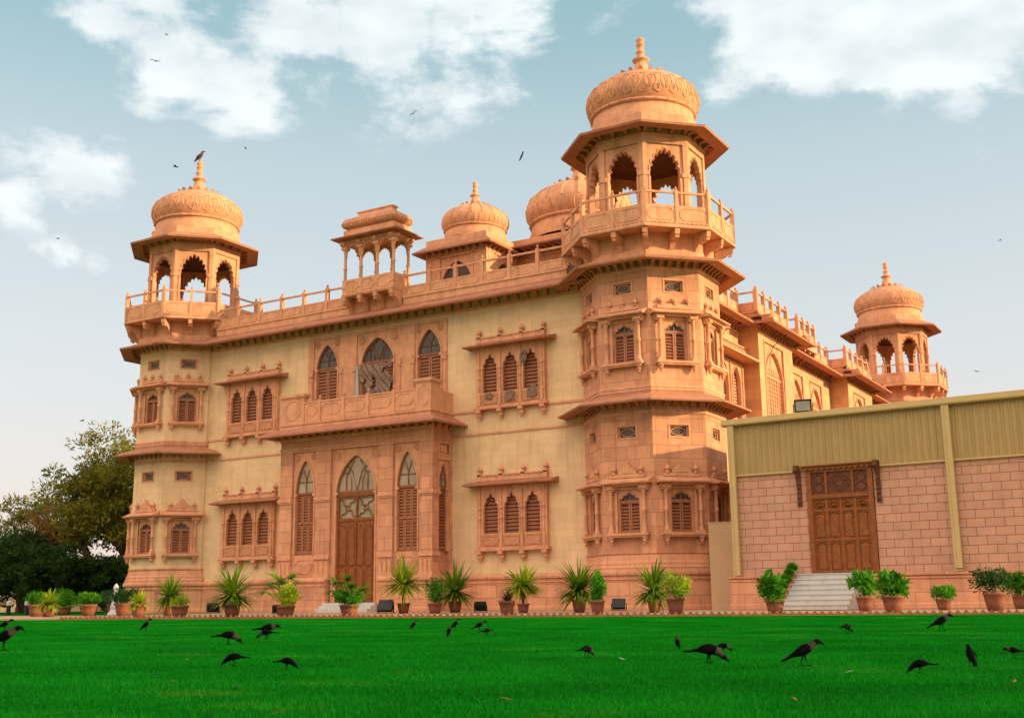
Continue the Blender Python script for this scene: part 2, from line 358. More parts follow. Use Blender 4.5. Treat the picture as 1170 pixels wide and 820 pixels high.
def shutter(mb, x0, x1, z0, z1, y, t=.05, fr=.045, pitch=.085):
    pitch *= 1.7; mb.k = 1
    mb.box(x0, x0+fr, y, y+t, z0, z1); mb.box(x1-fr, x1, y, y+t, z0, z1)
    mb.box(x0+fr, x1-fr, y, y+t, z0, z0+fr); mb.box(x0+fr, x1-fr, y, y+t, z1-fr, z1)
    z = z0+fr; mb.k = 0
    while z+pitch*.6 < z1-fr:
        zt = min(z+pitch*.74, z1-fr)
        mb.add([(x0+fr, y+.006, z), (x1-fr, y+.006, z), (x1-fr, y+t*.9, zt), (x0+fr, y+t*.9, zt)], [(0,1,2,3)])
        z += pitch
    mb.k = 2; mb.add([(x0+.004, y+t+.004, z0), (x1-.004, y+t+.004, z0), (x1-.004, y+t+.004, z1), (x0+.004, y+t+.004, z1)], [(0,1,2,3)]); mb.k = 0
def finial(mb, x, y, z, h):
    s0 = mb.T.copy()
    mb.lathe([(h*.22,z),(h*.22,z+h*.12),(h*.12,z+h*.2),(h*.3,z+h*.42),(h*.3,z+h*.52),(h*.12,z+h*.75),(h*.07,z+h*.85),(0.001,z+h)], (x, y), 10)
def corbel(mb, x, w, y, z, proj, h, curl=True):      # scrolled bracket, top at z, growing out from wall at y
    p = [(y, z-h), (y, z), (y-proj, z), (y-proj, z-h*.28), (y-proj*.72, z-h*.36), (y-proj*.55, z-h*.52), (y-proj*.30, z-h*.62), (y-proj*.12, z-h*.95)]
    mb.prismx(p[::-1], x-w/2, x+w/2)
def column(mb, x, y, z0, z1, r):
    H = z1-z0
    mb.box(x-r*1.5, x+r*1.5, y-r*1.5, y+r*1.5, z0, z0+.10)
    sm = mb.smooth; mb.smooth = True
    mb.lathe([(r*1.35,z0+.1),(r*1.3,z0+.2),(r*.9,z0+.26),(r,z0+.35),(r*.92,z0+H*.45),(r*1.25,z0+H*.47),(r*1.25,z0+H*.5),(r*.9,z0+H*.52),(r*.85,z1-.32),(r*1.2,z1-.28),(r*1.1,z1-.22),(r*1.7,z1-.12)], (x, y), 10)
    mb.smooth = sm
    mb.box(x-r*1.9, x+r*1.9, y-r*1.9, y+r*1.9, z1-.12, z1)
def panel_border(mb, x0, x1, z0, z1, y, r=.018, cut=.14):   # chamfered cartouche moulding
    c = min(cut, (x1-x0)/3, (z1-z0)/3)
    p = [(x0+c,z0),(x1-c,z0),(x1-c*.6,z0+c*.6),(x1,z0+c),(x1,z1-c),(x1-c*.6,z1-c*.6),(x1-c,z1),(x0+c,z1),(x0+c*.6,z1-c*.6),(x0,z1-c),(x0,z0+c),(x0+c*.6,z0+c*.6),(x0+c,z0)]
    mb.tube([(a, y, b) for a, b in p], r, 4, cap=False)
def rosette(mb, x, y, z, r):
    for k in range(10):
        a = 2*PI*k/10; mb.add([(x,y-.03,z),(x+r*.9*math.cos(a-.28),y,z+r*.9*math.sin(a-.28)),(x+r*math.cos(a),y-.03,z+r*math.sin(a)),(x+r*.9*math.cos(a+.28),y,z+r*.9*math.sin(a+.28))],[(0,1,2),(0,2,3)])
    mb.tube([(x+r*1.1*math.cos(t*PI/9), y-.005, z+r*1.1*math.sin(t*PI/9)) for t in range(19)], .015, 4, cap=False)

# ------------------------------------------------------------ ground
ZL = -0.07
def edge_y(x): return -13.9+.19*(x-2)
def lawn_material():
    m = bpy.data.materials.new('lawn'); m.use_nodes = True; t = m.node_tree; N = t.nodes; L = t.links; b = N['Principled BSDF']; b.inputs['Roughness'].default_value = .9; b.inputs['Specular IOR Level'].default_value = .0
    geo = N.new('ShaderNodeNewGeometry')
    n1 = N.new('ShaderNodeTexNoise'); n1.inputs['Scale'].default_value = .6; n1.inputs['Detail'].default_value = 7; L.new(geo.outputs['Position'], n1.inputs['Vector'])
    n2 = N.new('ShaderNodeTexNoise'); n2.inputs['Scale'].default_value = 28; n2.inputs['Detail'].default_value = 6; n2.inputs['Roughness'].default_value = .75; L.new(geo.outputs['Position'], n2.inputs['Vector'])
    r1 = N.new('ShaderNodeValToRGB'); e = r1.color_ramp.elements; e[0].position = .25; e[0].color = (.001,.09,.003,1); e[1].position = .62; e[1].color = (.006,.21,.009,1)
    e2 = e.new(.80); e2.color = (.11,.25,.02,1)
    L.new(n1.outputs[0], r1.inputs[0])
    r2 = N.new('ShaderNodeMapRange'); r2.inputs['From Min'].default_value = .3; r2.inputs['From Max'].default_value = .7; r2.inputs['To Min'].default_value = .45; r2.inputs['To Max'].default_value = 1.35; L.new(n2.outputs[0], r2.inputs[0])
    mx = N.new('ShaderNodeVectorMath'); mx.operation = 'SCALE'; L.new(r1.outputs[0], mx.inputs[0]); L.new(r2.outputs[0], mx.inputs[3]); L.new(mx.outputs[0], b.inputs['Base Color'])
    bp = N.new('ShaderNodeBump'); bp.inputs['Strength'].default_value = .9; bp.inputs['Distance'].default_value = .05; L.new(n2.outputs[0], bp.inputs['Height']); L.new(bp.outputs[0], b.inputs['Normal'])
    return m
earth = mat('dry_earth', (0.13, 0.09, 0.05), 1, .2, .2, .2, 5)
b = MB(); b.add([(-1500,-1500,-.12),(1500,-1500,-.12),(1500,1500,-.12),(-1500,1500,-.12)], [(0,1,2,3)]); struct(b.build('ground', earth))
lawnm = lawn_material()
b = MB(); b.add([(-75,-90,ZL),(70,-90,ZL),(70,edge_y(70),ZL),(-75,edge_y(-75),ZL)], [(0,1,2,3)]); struct(b.build('lawn', lawnm))
b = MB(); e0 = lambda x: edge_y(x)+.13
b.add([(-29,e0(-29),-.02),(60,e0(60),-.02),(60,12,-.02),(-29,12,-.02)], [(0,1,2,3)])
b.add([(-29,e0(-29),-.12),(60,e0(60),-.12),(60,e0(60),-.02),(-29,e0(-29),-.02)], [(0,1,2,3)])
struct(b.build('path', paving))
b = MB(); b.add([(-75,edge_y(-75)+.1,-.03),(-29.01,edge_y(-29)+.1,-.03),(-29.01,-9.5,-.03),(-75,-9.5,-.03)], [(0,1,2,3)]); struct(b.build('garden_path', paving))
b = MB(); b.add([(-75,-9.5,-.045),(-29.01,-9.5,-.045),(-29.01,40,-.045),(-75,40,-.045)], [(0,1,2,3)]); struct(b.build('back_lawn', lawnm))
# saw-tooth clay brick kerb
b = MB(); ang = math.atan(.19); L_ = .205
x = -21.5; i = 0
while x < 30:
    b.frame((x, edge_y(x), 0), ang); w = .19+.01*random.random(); h = .075+.02*random.random(); j = random.uniform(-.012, .012)
    b.prism([(j, ZL-.05), (w+j, ZL-.05), (w+j, ZL+.02), (w/2+j, ZL+.05+h), (j, ZL+.02)], -.03, .05)
    x += L_*math.cos(ang)
struct(b.build('kerb', claybrick))

# ------------------------------------------------------------ the palace
P0 = Vector((-21.8, 0, 0))
palace = empty('palace', P0)
tag(palace, 'large two storey pink sandstone and cream palace with domed corner towers behind the lawn', 'palace')
def part(name, mb, m, loc=(0, 0, 0), rotz=0, parent=None):
    if parent is None: return mb.build(name, m, palace, Vector(loc)-P0, rotz)
    return mb.build(name, m, parent, loc, rotz)

K8 = math.cos(PI/8)
RT = (-7.08, 1.01, 3.11); LT = (-36.33, 1.0, 2.93); BT = (-6.35, 46.0, 3.0)
WLOW, WUP = (-.52, .52, 3.12, 4.92), (-.52, .52, 10.28, 12.05)
MZL, MZU = (-.49, .49, 7.02, 7.62), (-.49, .49, 13.31, 13.88)

def ring(mb, prof, phase=PI/8, seg=8): mb.lathe(prof, (0, 0), seg, phase, closed=True)

# chhatri dome, built once per kind
def dome_meshes(relief):
    d = MB(); d.smooth = True
    prof = [(2.50,21.60),(2.50,21.85),(2.43,22.05),(2.38,22.28),(2.36,22.44)]
    d.lathe(prof, seg=56)
    d.lathe([(2.36,22.42),(2.47,22.44),(2.50,22.50),(2.47,22.57),(2.42,22.59)], seg=56)
    body = [(2.42,22.59),(2.52,22.70),(2.62,22.92),(2.655,23.16),(2.62,23.40),(2.5,23.66),(2.26,23.91),(1.93,24.13),(1.5,24.35),(1.0,24.49),(.5,24.56),(.3,24.58)]
    d.lathe(body, seg=56)
    def surf(z):
        for (r0, z0), (r1, z1) in zip(body, body[1:]):
            if z0 <= z <= z1: return r0+(r1-r0)*(z-z0)/(z1-z0)
        return .3
    d.smooth = False
    if relief == 'lotus':
        n = 22
        for k in range(n):
            a0 = 2*PI*k/n; wd = 2*PI/n
            def P(u, z, o=.008): a = a0+u*wd; r = surf(z)+o; return (r*math.cos(a), r*math.sin(a), z)
            zb, zt = 22.76, 23.74; L_ = zt-zb
            for q in (-1, 1):
                d.tube([P(q*.05,zt-.06),P(q*.12,zt),P(q*.20,zt-.04),P(q*.22,zt-.15),P(q*.17,zt-.30),P(q*.14,zt-.45),P(q*.20,zt-.62),P(q*.30,zt-.75),P(q*.30,zt-.87),P(q*.18,zb+.05),P(0,zb)], .023, 4, cap=False)
                d.tube([P(q*.5,zt-.20),P(q*.42,zt-.14),P(q*.36,zt-.22),P(q*.40,zt-.36),P(q*.46,zt-.5),P(q*.44,zt-.68),P(q*.5,zt-.80)], .018, 4, cap=False)
            d.tube([P(0,zt-.52),P(-.06,zt-.66),P(0,zt-.84),P(.06,zt-.66),P(0,zt-.52)], .02, 4, cap=False)
    else:
        n = 20
        for k in range(n):
            a = 2*PI*(k+.5)/n
            d.tube([((surf(z)+.012)*math.cos(a), (surf(z)+.012)*math.sin(a), z) for z in (23.3,23.66,23.91,24.13,24.35,24.48)], .05, 5)
            for q in (-.25, .25):
                a2 = a+q*2*PI/n; d.tube([((surf(z)+.01)*math.cos(a2+dd), (surf(z)+.01)*math.sin(a2+dd), z) for z, dd in ((22.6,0),(22.9,.05*q),(23.2,0))], .03, 4)
    for k in range(28):
        a = 2*PI*k/28; d.lathe([(.05,22.50),(.001,22.55)], (2.5*math.cos(a), 2.5*math.sin(a)), 5)
    cr_ = MB()
    n = 16
    for k in range(n):
        a = 2*PI*k/n; cr_.frame((0,0,0), a)
        cr_.add([(.6,-.19,24.52),(.6,.19,24.52),(1.12,.17,24.45),(1.12,-.17,24.45),(1.28,.05,24.66),(1.28,-.05,24.66),(.7,0,24.64)], [(0,3,6),(3,2,6),(2,1,6),(3,5,4,2),(5,6,4),(0,1,2,3)])
    cr_.frame()
    cr_.smooth = True; cr_.lathe([(1.0,24.50),(.8,24.66),(.55,24.74),(.4,24.8)], seg=24)
    f = MB(); f.smooth = True
    f.lathe([(.55,24.66),(.42,24.85),(.34,25.10),(.27,25.36),(.25,25.42),(.40,25.47),(.42,25.53),(.28,25.60),(.19,25.66),(.17,25.86),(.22,25.90),(.22,25.95),(.16,26.0),(.15,26.22),(.20,26.27),(.20,26.33),(.14,26.38),(.20,26.50),(.20,26.58),(.12,26.66),(.001,26.74)], seg=14)
    return d, cr_, f
DOMEM = {}
def add_dome(loc, kind, parent_part, scale=1.0, zoff=0, name='dome'):
    if kind not in DOMEM:
        d, c, f = dome_meshes(kind)
        DOMEM[kind] = (d.build('dome', stone), c.build('petal_crest', stone), f.build('finial', stone))
        protos = DOMEM[kind]
        objs = protos
    else:
        objs = [o.copy() for o in DOMEM[kind]]
        for o in objs: COL.objects.link(o)
    for o in objs:
        o.parent = parent_part; o.scale = (scale,)*3; o.location = (loc[0], loc[1], loc[2]+zoff)
    return objs

def octside(Rr): return 2*Rr*math.sin(PI/8)

def make_pavilion(c):
    a = octside(2.75); ap = 2.75*K8
    p = MB()
    for k in range(8):
        p.frame((0, 0, 0), k*PI/4); y = -ap; h = a/2
        p.box(-h, -h+.2, y, y+.32, 16.18, 20.36); p.box(h-.2, h, y, y+.32, 16.18, 20.36)
        p.box(-h, h, y, y+.32, 20.36, 21.05)
        arch_panel(p, -h+.2, h-.2, 16.18, 20.36, 0, .71, 18.95, 1.12, 'cusped', y+.07, .2)
        arch_rim(p, 0, .74, 18.4, 18.95, 1.15, 'cusped', y+.07, .05, .03)
        for s in (-1, 1):
            p.box(s*(h-.12)-.15, s*(h-.12)+.15, y-.03, y+.05, 18.75, 18.95); p.box(s*(h-.12)-.13, s*(h-.12)+.13, y-.02, y+.05, 17.1, 17.25)
            p.box(s*.745-.05, s*.745+.05, y+.03, y+.3, 17.3, 18.7)
        p.box(-.85, .85, y-.02, y+.02, 20.28, 20.34)
    p.frame()
    ring(p, [(2.82,20.62),(2.82,20.72),(2.6,20.72),(2.6,20.62)])
    p.k = 1; p.lathe([(2.45,20.34),(2.0,20.42),(0.01,20.50)], (0,0), 8, PI/8); p.k = 0       # vault coloured dark to stand for the shade inside
    p.lathe([(2.74,16.16),(2.74,16.2),(0.01,16.2)], (0,0), 8, PI/8)
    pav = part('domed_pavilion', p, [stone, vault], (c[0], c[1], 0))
    e = MB()
    ring(e, [(2.55,21.02),(3.18,21.00),(3.24,20.80),(3.90,20.76),(3.93,20.86),(2.75,21.38),(2.5,21.38)])
    for k in range(8):
        e.frame((0,0,0), k*PI/4)
        for xx in (-.96, -.32, .32, .96): corbel(e, xx, .15, -ap, 21.0, .5, .26)
    e.frame()
    e.build('eave', eavest, pav)
    nb = MB(); ring(nb, [(2.84,21.2),(2.84,21.36),(2.72,21.40),(2.72,21.74),(2.66,21.78),(2.0,21.8),(2.0,21.2)]); nb.build('dome_base', stone, pav)
    add_dome((0,0,0), 'lotus', pav)
    return pav
def bracket_big():
    m = MB(); m.prismx([(0,-.85),(-.1,-.75),(-.3,-.5),(-.5,-.42),(-.62,-.28),(-.80,-.26),(-.84,-.02),(0,-.02)], -.11, .11)
    m.prismx([(-.60,-.45),(-.76,-.40),(-.80,-.30),(-.62,-.28)][::-1], -.09, .09)
    return m
BRK = None
def make_balcony(c, skip=()):
    global BRK
    Rb = 3.93; a = octside(Rb); ap = Rb*K8; p = MB()
    p.lathe([(3.98,16.0),(4.0,16.06),(3.98,16.14),(0.01,16.15)], (0,0), 8, PI/8); p.lathe([(0.01,15.99),(3.98,16.0)], (0,0), 8, PI/8)
    for k in range(8):
        if k in skip: continue
        p.frame((0,0,0), k*PI/4)
        h = a/2; p.box(-h+.03, h-.03, -ap, -ap+.09, 16.14, 17.0)
        for s in (-1, 1):
            panel_border(p, min(s*.14, s*(h-.16)), max(s*.14, s*(h-.16)), 16.33, 16.86, -ap-.004)
        for q in range(14): p.box(-h+.08+q*.21, -h+.18+q*.21, -ap-.05, -ap+.02, 16.17, 16.23)
    p.frame()
    bal = part('balcony', p, stone, (c[0], c[1], 0))
    r_ = MB()
    for k in range(8):
        if k in skip: continue
        r_.frame((0,0,0), k*PI/4); h = a/2
        r_.box(-h, h, -ap+.01, -ap+.09, 17.55, 17.64)
        for xx in (0,):
            r_.box(xx-.075, xx+.075, -ap-.035, -ap+.12, 16.14, 17.7); finial(r_, xx, -ap+.045, 17.7, .2)
    r_.frame()
    for k in range(8):
        if k in skip and (k-1) % 8 in skip: continue
        t = -PI/2-PI/8+k*PI/4; x_, y_ = (Rb-.06)*math.cos(t), (Rb-.06)*math.sin(t)
        r_.frame((x_, y_, 0), t); r_.box(-.09, .09, -.09, .09, 16.1, 17.72); finial(r_, 0, 0, 17.72, .22)
    r_.frame(); r_.build('railing', stone, bal)
    d = 3.02*K8
    for k in range(8):
        if k in skip: continue
        for xx in (0,):
            t = k*PI/4; q = Matrix.Rotation(t, 3, 'Z') @ Vector((xx, -d, 16.0))
            if BRK is None: BRK = bracket_big().build('bracket', stone); o = BRK
            else: o = BRK.copy(); COL.objects.link(o)
            o.parent = bal; o.location = q; o.rotation_euler = (0,0,t)
        t = k*PI/4+PI/8; q = Matrix.Rotation(t, 3, 'Z') @ Vector((0, -3.02, 16.0))
        o = BRK.copy(); COL.objects.link(o); o.parent = bal; o.location = q; o.rotation_euler = (0,0,t)
    return bal

def make_tower(c, wm, faces, skirt_faces=None):
    Rw = c[2]; a = octside(Rw); ap = Rw*K8; h = a/2
    t = MB()
    for k in range(8):
        t.frame((0,0,0), k*PI/4)
        fk = k if k <= 4 else k-8
        ho1 = [WLOW, MZL] if fk in faces else []; ho2 = [WUP, MZU] if fk in faces else []
        # photo shows glazed openings in the tower faces towards the lawn and the side court
        tt = MB()
        wall(t, -h, h, 2.3, 8.78, ho1, -ap, .22); wall(t, -h, h, 9.0, 14.75, ho2, -ap, .22)
    t.frame()
    tw = part('corner_tower', t, wm, (c[0], c[1], 0))
    s = MB()
    ring(s, [(Rw+.26,-.1),(Rw+.26,.14),(Rw+.22,.18),(Rw+.22,1.18),(Rw+.27,1.22),(Rw+.27,1.27),(Rw+.2,1.30),(Rw+.2,1.36),(Rw+.29,1.40),(Rw+.29,1.5),(Rw+.22,1.62),(Rw+.2,1.72),(Rw+.14,1.78),(Rw+.14,1.9),(Rw+.07,1.98),(Rw+.02,2.22),(Rw+.06,2.26),(Rw+.06,2.34),(Rw-.25,2.36),(Rw-.25,-.1)])
    for k in range(8):
        s.frame((0,0,0), k*PI/4)
        n = int(a/.16)
        for q in range(n): xx = -a/2+(q+.5)*a/n; s.box(xx-.045, xx+.045, -(Rw+.29)*K8-.02, -(Rw+.2)*K8+.01, 1.41, 1.49)
    s.frame(); s.build('plinth', block, tw)
    e = MB()
    ring(e, [(Rw-.1,8.74),(Rw+.40,8.72),(Rw+.46,8.50),(Rw+1.17,8.43),(Rw+1.20,8.50),(Rw+.95,8.62),(Rw+.05,8.92),(Rw+.05,9.02),(Rw-.1,9.05)])
    for k in range(8):
        e.frame((0,0,0), k*PI/4)
        for xx in (-.98,-.58,-.2,.2,.58,.98): corbel(e, xx*a/2.38, .15, -ap, 8.72, .42, .40)
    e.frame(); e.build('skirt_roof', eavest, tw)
    e = MB()
    ring(e, [(Rw-.1,14.88),(Rw+.52,14.86),(Rw+.58,14.58),(Rw+1.22,14.50),(Rw+1.25,14.59),(Rw+.1,14.98),(Rw-.1,15.0)])
    for k in range(8):
        e.frame((0,0,0), k*PI/4)
        for xx in (-.98,-.58,-.2,.2,.58,.98): corbel(e, xx*a/2.38, .15, -ap, 14.86, .5, .44)
    e.frame(); e.build('eave', eavest, tw)
    g = MB()
    ring(g, [(Rw+.04,9.04),(Rw+.04,9.14),(Rw+.07,9.17),(Rw+.07,9.25),(Rw+.02,9.27),(Rw-.1,9.27),(Rw-.1,9.04)]); g.build('string_course', stone, tw); g = MB()
    ring(g, [(Rw+.03,14.30),(Rw+.06,14.33),(Rw+.06,14.44),(Rw-.1,14.44),(Rw-.1,14.30)]); g.build('string_course', stone, tw); g = MB()
    ring(g, [(Rw+.03,8.05),(Rw+.06,8.08),(Rw+.06,8.20),(Rw-.1,8.20),(Rw-.1,8.05)])
    g.build('string_course', stone, tw)
    d = MB(); ring(d, [(3.1,14.9),(3.1,15.2),(3.05,15.28),(3.02,15.3),(3.02,16.0),(2.0,16.0),(2.0,14.9)]); d.build('balcony_drum', stone, tw)
    return tw

# windows of the towers: one lower kind, one upper kind, one small mezzanine kind
def tower_window(upper):
    o = 7.18 if upper else 0.
    y = 0
    fr = MB()       # surround: cusped head set in the opening, frame, sill
    arch_panel(fr, -.52, .52, 3.12+o, 4.92+o, 0, .49, 4.44+o, .40, 'small', .05, .10)
    arch_rim(fr, 0, .44, 3.12+o, 4.42+o, .36, 'small', .09, .03, .03)
    fr.box(-.64,-.52,-.05,.03,3.06+o,5.02+o); fr.box(.52,.64,-.05,.03,3.06+o,5.02+o); fr.box(-.52,.52,-.05,.03,4.92+o,5.02+o)
    fr.box(-.95,.95,-.33,.0,3.0+o,3.09+o); fr.box(-.88,.88,-.28,.0,2.93+o,3.0+o)
    fr.box(-.98,.98,-.30,.0,5.04+o,5.14+o)
    w = part('window', fr, stone)
    for s in (-1, 1):
        c = MB(); column(c, s*.76, -.16, 3.09+o, 5.04+o, .085)
        c.box(s*.76-.2, s*.76+.2, -.24, -.02, 4.86+o, 4.94+o); c.prism([(s*.76-.28, 5.04+o),(s*.76-.18, 4.9+o),(s*.76+.18,4.9+o),(s*.76+.28,5.04+o)], -.22, -.05)
        c.lathe([(.001,2.62+o),(.05,2.66+o),(.05,2.72+o),(.10,2.76+o),(.08,2.82+o),(.13,2.9+o),(.13,2.93+o)], (s*.76,-.16), 10)
        c.build('column', stone, w)
    hd = MB()
    hd.prismx([(0,5.14+o),(-.50,5.13+o),(-.52,5.19+o),(0,5.42+o)][::-1], -1.13, 1.13)
    hd.box(-.8,.8,-.12,0,5.40+o,5.55+o)
    if upper:
        for xx in (-.62, 0, .62): finial(hd, xx, -.08, 5.55+o, .38)
        hd.box(-.75,.75,-.10,0,5.55+o,5.60+o)
    else:
        hd.prism([(-.42,5.55),(.42,5.55),(.42,5.72),(.30,5.72),(.30,5.83),(.17,5.83),(.17,5.95),(.06,5.95),(.06,6.06),(-.06,6.06),(-.06,5.95),(-.17,5.95),(-.17,5.83),(-.30,5.83),(-.30,5.72),(-.42,5.72)], -.10, 0)
        hd.prism([(-.28,5.58),(.28,5.58),(.2,5.70),(.1,5.72),(.07,5.84),(-.07,5.84),(-.1,5.72),(-.2,5.70)], -.13, -.09)
        for s in (-1,1): finial(hd, s*.63, -.08, 5.55, .42)
    hd.build('hood', stone, w)
    for s in (-1, 1):
        sh = MB(); shutter(sh, min(s*.012, s*.47), max(s*.012, s*.47), 3.12+o, 4.40+o, .12, .06, .06, .08); sh.build('shutter', [shut, frame_w, slotd], w)
    sh = MB(); sh.box(-.5,.5,.10,.19,4.40+o,4.47+o)
    for q in (-.25,0,.25): sh.tube([(q,.15,4.47+o),(q*.8,.15,4.8+o)], .02, 4)
    sh.build('transom', frame_w, w)
    g = MB(); g.add([(-.52,.2,4.3+o),(.52,.2,4.3+o),(.52,.2,4.92+o),(-.52,.2,4.92+o)],[(0,1,2,3)]); g.add([(-.52,.21,3.12+o),(.52,.21,3.12+o),(.52,.21,4.3+o),(-.52,.21,4.3+o)],[(0,1,2,3)]); g.build('pane', glass, w)
    return w
def mezz(o=0):
    f = MB(); z0, z1 = 7.02+o, 7.62+o
    f.box(-.49,-.43,-.02,.2,z0,z1); f.box(.43,.49,-.02,.2,z0,z1); f.box(-.43,.43,-.02,.2,z0,z0+.05); f.box(-.43,.43,-.02,.2,z1-.05,z1)
    f.box(-.43,-.36,.08,.2,z0+.05,z1-.05); f.box(.36,.43,.08,.2,z0+.05,z1-.05); f.box(-.36,.36,.08,.2,z0+.05,z0+.1); f.box(-.36,.36,.08,.2,z1-.1,z1-.05)
    zc = (z0+z1)/2; f.tube([(.31*math.cos(t*PI/12)*(1), .13, zc+.16*math.sin(t*PI/12)) for t in range(25)], .02, 4, cap=False)
    w = part('mezzanine_window', f, stone)
    g = MB(); g.add([(-.43,.17,z0),(.43,.17,z0),(.43,.17,z1),(-.43,.17,z1)],[(0,1,2,3)]); g.build('pane', glass, w)
    return w
TW = {}
def place(kind, maker, loc, rotz):
    loc = Vector(loc)-P0
    if kind not in TW: o = maker(); TW[kind] = o; o.location = loc; o.rotation_euler = (0,0,rotz); return o
    return copy_tree(TW[kind], palace, loc, rotz)
def tower_openings(c, faces):
    ap = c[2]*K8
    for k in faces:
        t = k*PI/4; q = Matrix.Rotation(t, 3, 'Z') @ Vector((0,-ap,0)); L3 = (c[0]+q.x, c[1]+q.y, 0)
        place('low', lambda: tower_window(False), L3, t); place('up', lambda: tower_window(True), L3, t)
        place('ml', lambda: mezz(0), L3, t); place('mu', lambda: mezz(6.28), L3, t)
make_tower(RT, block, (-1,0,1,2,3)); tower_openings(RT, (-1,0,1,2,3)); make_balcony(RT, (5,)); make_pavilion(RT)
make_tower(LT, plaster, (-3,-2,-1,0,1)); tower_openings(LT, (-3,-2,-1,0,1)); make_balcony(LT, (3,)); make_pavilion(LT)
make_tower(BT, block, ()); make_balcony(BT, (6,)); make_pavilion(BT)

# front wall
XL, XR = -33.9, -9.9
CXW = {'W1': -30.22, 'W2': -13.81}
b = MB()
trip = lambda cx, o: (cx-1.6, cx+1.6, 3.3+o, 5.5+o)
holes = [trip(-30.22,0), trip(-13.81,0), trip(-30.22,6.65), trip(-13.81,6.65), (-26.4,-17.5,9.2,14.1)]
wall(b, XL, XR, 1.0, 15.2, holes, 0, .3)
part('wall', b, plaster)
# plinth of the front
def plinth_strip(mb, x0, x1, y=0.):
    mb.prismx([(y+.1,-.1),(y-.20,-.1),(y-.20,.14),(y-.16,.18),(y-.16,1.18),(y-.20,1.22),(y-.20,1.27),(y-.12,1.30),(y-.12,1.36),(y-.20,1.40),(y-.20,1.5),(y-.1,1.62),(y+.1,1.64)][::-1], x0, x1)
    n = int((x1-x0)/.16)
    for q in range(n): xx = x0+(q+.5)*(x1-x0)/n; mb.box(xx-.045, xx+.045, y-.225, y-.11, 1.41, 1.49)
for x0, x1 in ((XL, -26.62), (-17.20, XR)):
    b = MB(); plinth_strip(b, x0, x1); part('front_plinth', b, block)
for x0, x1 in ((XL, -26.42), (-17.48, XR)):
    for z in (9.28, 8.18):
        b = MB(); b.box(x0, x1, -.05, 0, z-.05, z+.05); part('string_course', b, stone)
# stone surround of the upper hall windows
PC = -21.85
b = MB()
up = [(-26.02,-24.24), (-23.14,-20.48), (-19.46,-17.72)]
hh = [(a, c, 9.2, 14.0) for a, c in up]
wall(b, -26.4, -17.5, 9.2, 14.1, hh, -.06, .16)
b.add([(-26.4,-.06,9.2),(-26.4,.0,9.2),(-26.4,.0,14.1),(-26.4,-.06,14.1)],[(0,3,2,1)]); b.add([(-17.5,-.06,9.2),(-17.5,.0,9.2),(-17.5,.0,14.1),(-17.5,-.06,14.1)],[(0,1,2,3)]); b.box(-26.4,-17.5,-.06,0,14.1,14.12)
for a, c in up:
    for s, x_ in ((-1, a), (1, c)):
        b.lathe([(.09,9.2),(.09,12.0),(.14,12.05),(.14,12.15),(.09,12.2),(.12,12.36),(.12,12.42)], (x_+s*.1,-.06), 8)
        b.box(x_+s*.1-.14, x_+s*.1+.14, -.14, -.05, 12.2, 12.32)
part('window_surround', b, stone)
def lancet(name, cx, hw, z0, zs, rise, zt, y, kind='lancet', loc=(0,0,0), rotz=0, W_=None):
    """tall arched window: spandrel panel, shutters, fanlight"""
    W_ = W_ or hw+.17
    p = MB(); arch_panel(p, cx-W_, cx+W_, z0, zt, cx, hw, zs, rise, 'pointed', y, .14)
    arch_rim(p, cx, hw, z0, zs, rise, 'pointed', y, .07, .05)
    for s in (-1, 1):
        p.box(cx+s*hw-.09, cx+s*hw+.09, y-.07, y+.04, zs-.14, zs-.02)
        if hw > .5: rosette(p, cx+s*(W_-.30 if hw > 1 else W_-.22), y-.01, zt-.33 if hw > 1 else zt-.26, .21 if hw > 1 else .15)
    w = part(name, p, stone, loc, rotz)
    g = MB(); fill(g, cx, hw-.01, zs, rise-.01, 'pointed', y+.11); g.build('fanlight', glassl if kind != 'upper' else glass, w)
    t = MB(); yy = y+.07
    t.box(cx-hw, cx+hw, yy-.02, yy+.06, zs-.07, zs+.05)
    pts = outline(hw-.03, rise-.03, 'pointed'); t.tube([(cx+a_, yy, zs+b_) for a_, b_ in pts], .035, 4)
    if hw > 1:
        for s in (-1, 1):
            t.tube([(cx, yy, zs), (cx+s*.28, yy, zs+.55*rise), (cx+s*.62, yy, zs+.74*rise)][:], .025, 4)
            t.tube([(cx+s*hw*.55, yy, zs), (cx+s*hw*.55, yy, zs+.45*rise), (cx+s*hw*.15, yy, zs+.88*rise)], .025, 4)
            t.tube([(cx+s*hw*.28, yy, zs), (cx+s*hw*.28, yy, zs+.3*rise), (cx+s*hw*.42, yy, zs+.55*rise), (cx+s*hw*.8, yy, zs+.5*rise)], .02, 4)
    else:
        t.tube([(cx, yy, zs), (cx, yy, zs+rise*.45)], .025, 4)
        for s in (-1, 1): t.tube([(cx, yy, zs+rise*.4), (cx+s*hw*.3, yy, zs+rise*.72)], .025, 4)
        t.tube([(cx-hw, yy, zs+rise*.35), (cx+hw, yy, zs+rise*.35)], .02, 4)
    t.build('tracery', shut, w)
    return w
for i, ((a, c), hw) in enumerate(zip(up, (.70, 1.02, .70))):
    cx = (a+c)/2
    w = lancet('arched_window', cx, hw, 9.2, 12.45, 1.24, 14.0, 0.0, 'upper', W_=(c-a)/2-.004)
    s = MB(); n = 2 if i != 1 else 4
    for q in range(n):
        x0 = cx-hw+q*2*hw/n; shutter(s, x0+.02, x0+2*hw/n-.02, 9.3, 12.36, .08, .05, .07, .10)
    s.box(cx-hw, cx+hw, .14, .16, 9.2, 12.4)
    s.build('shutter', [shut, frame_w, slotd], w)
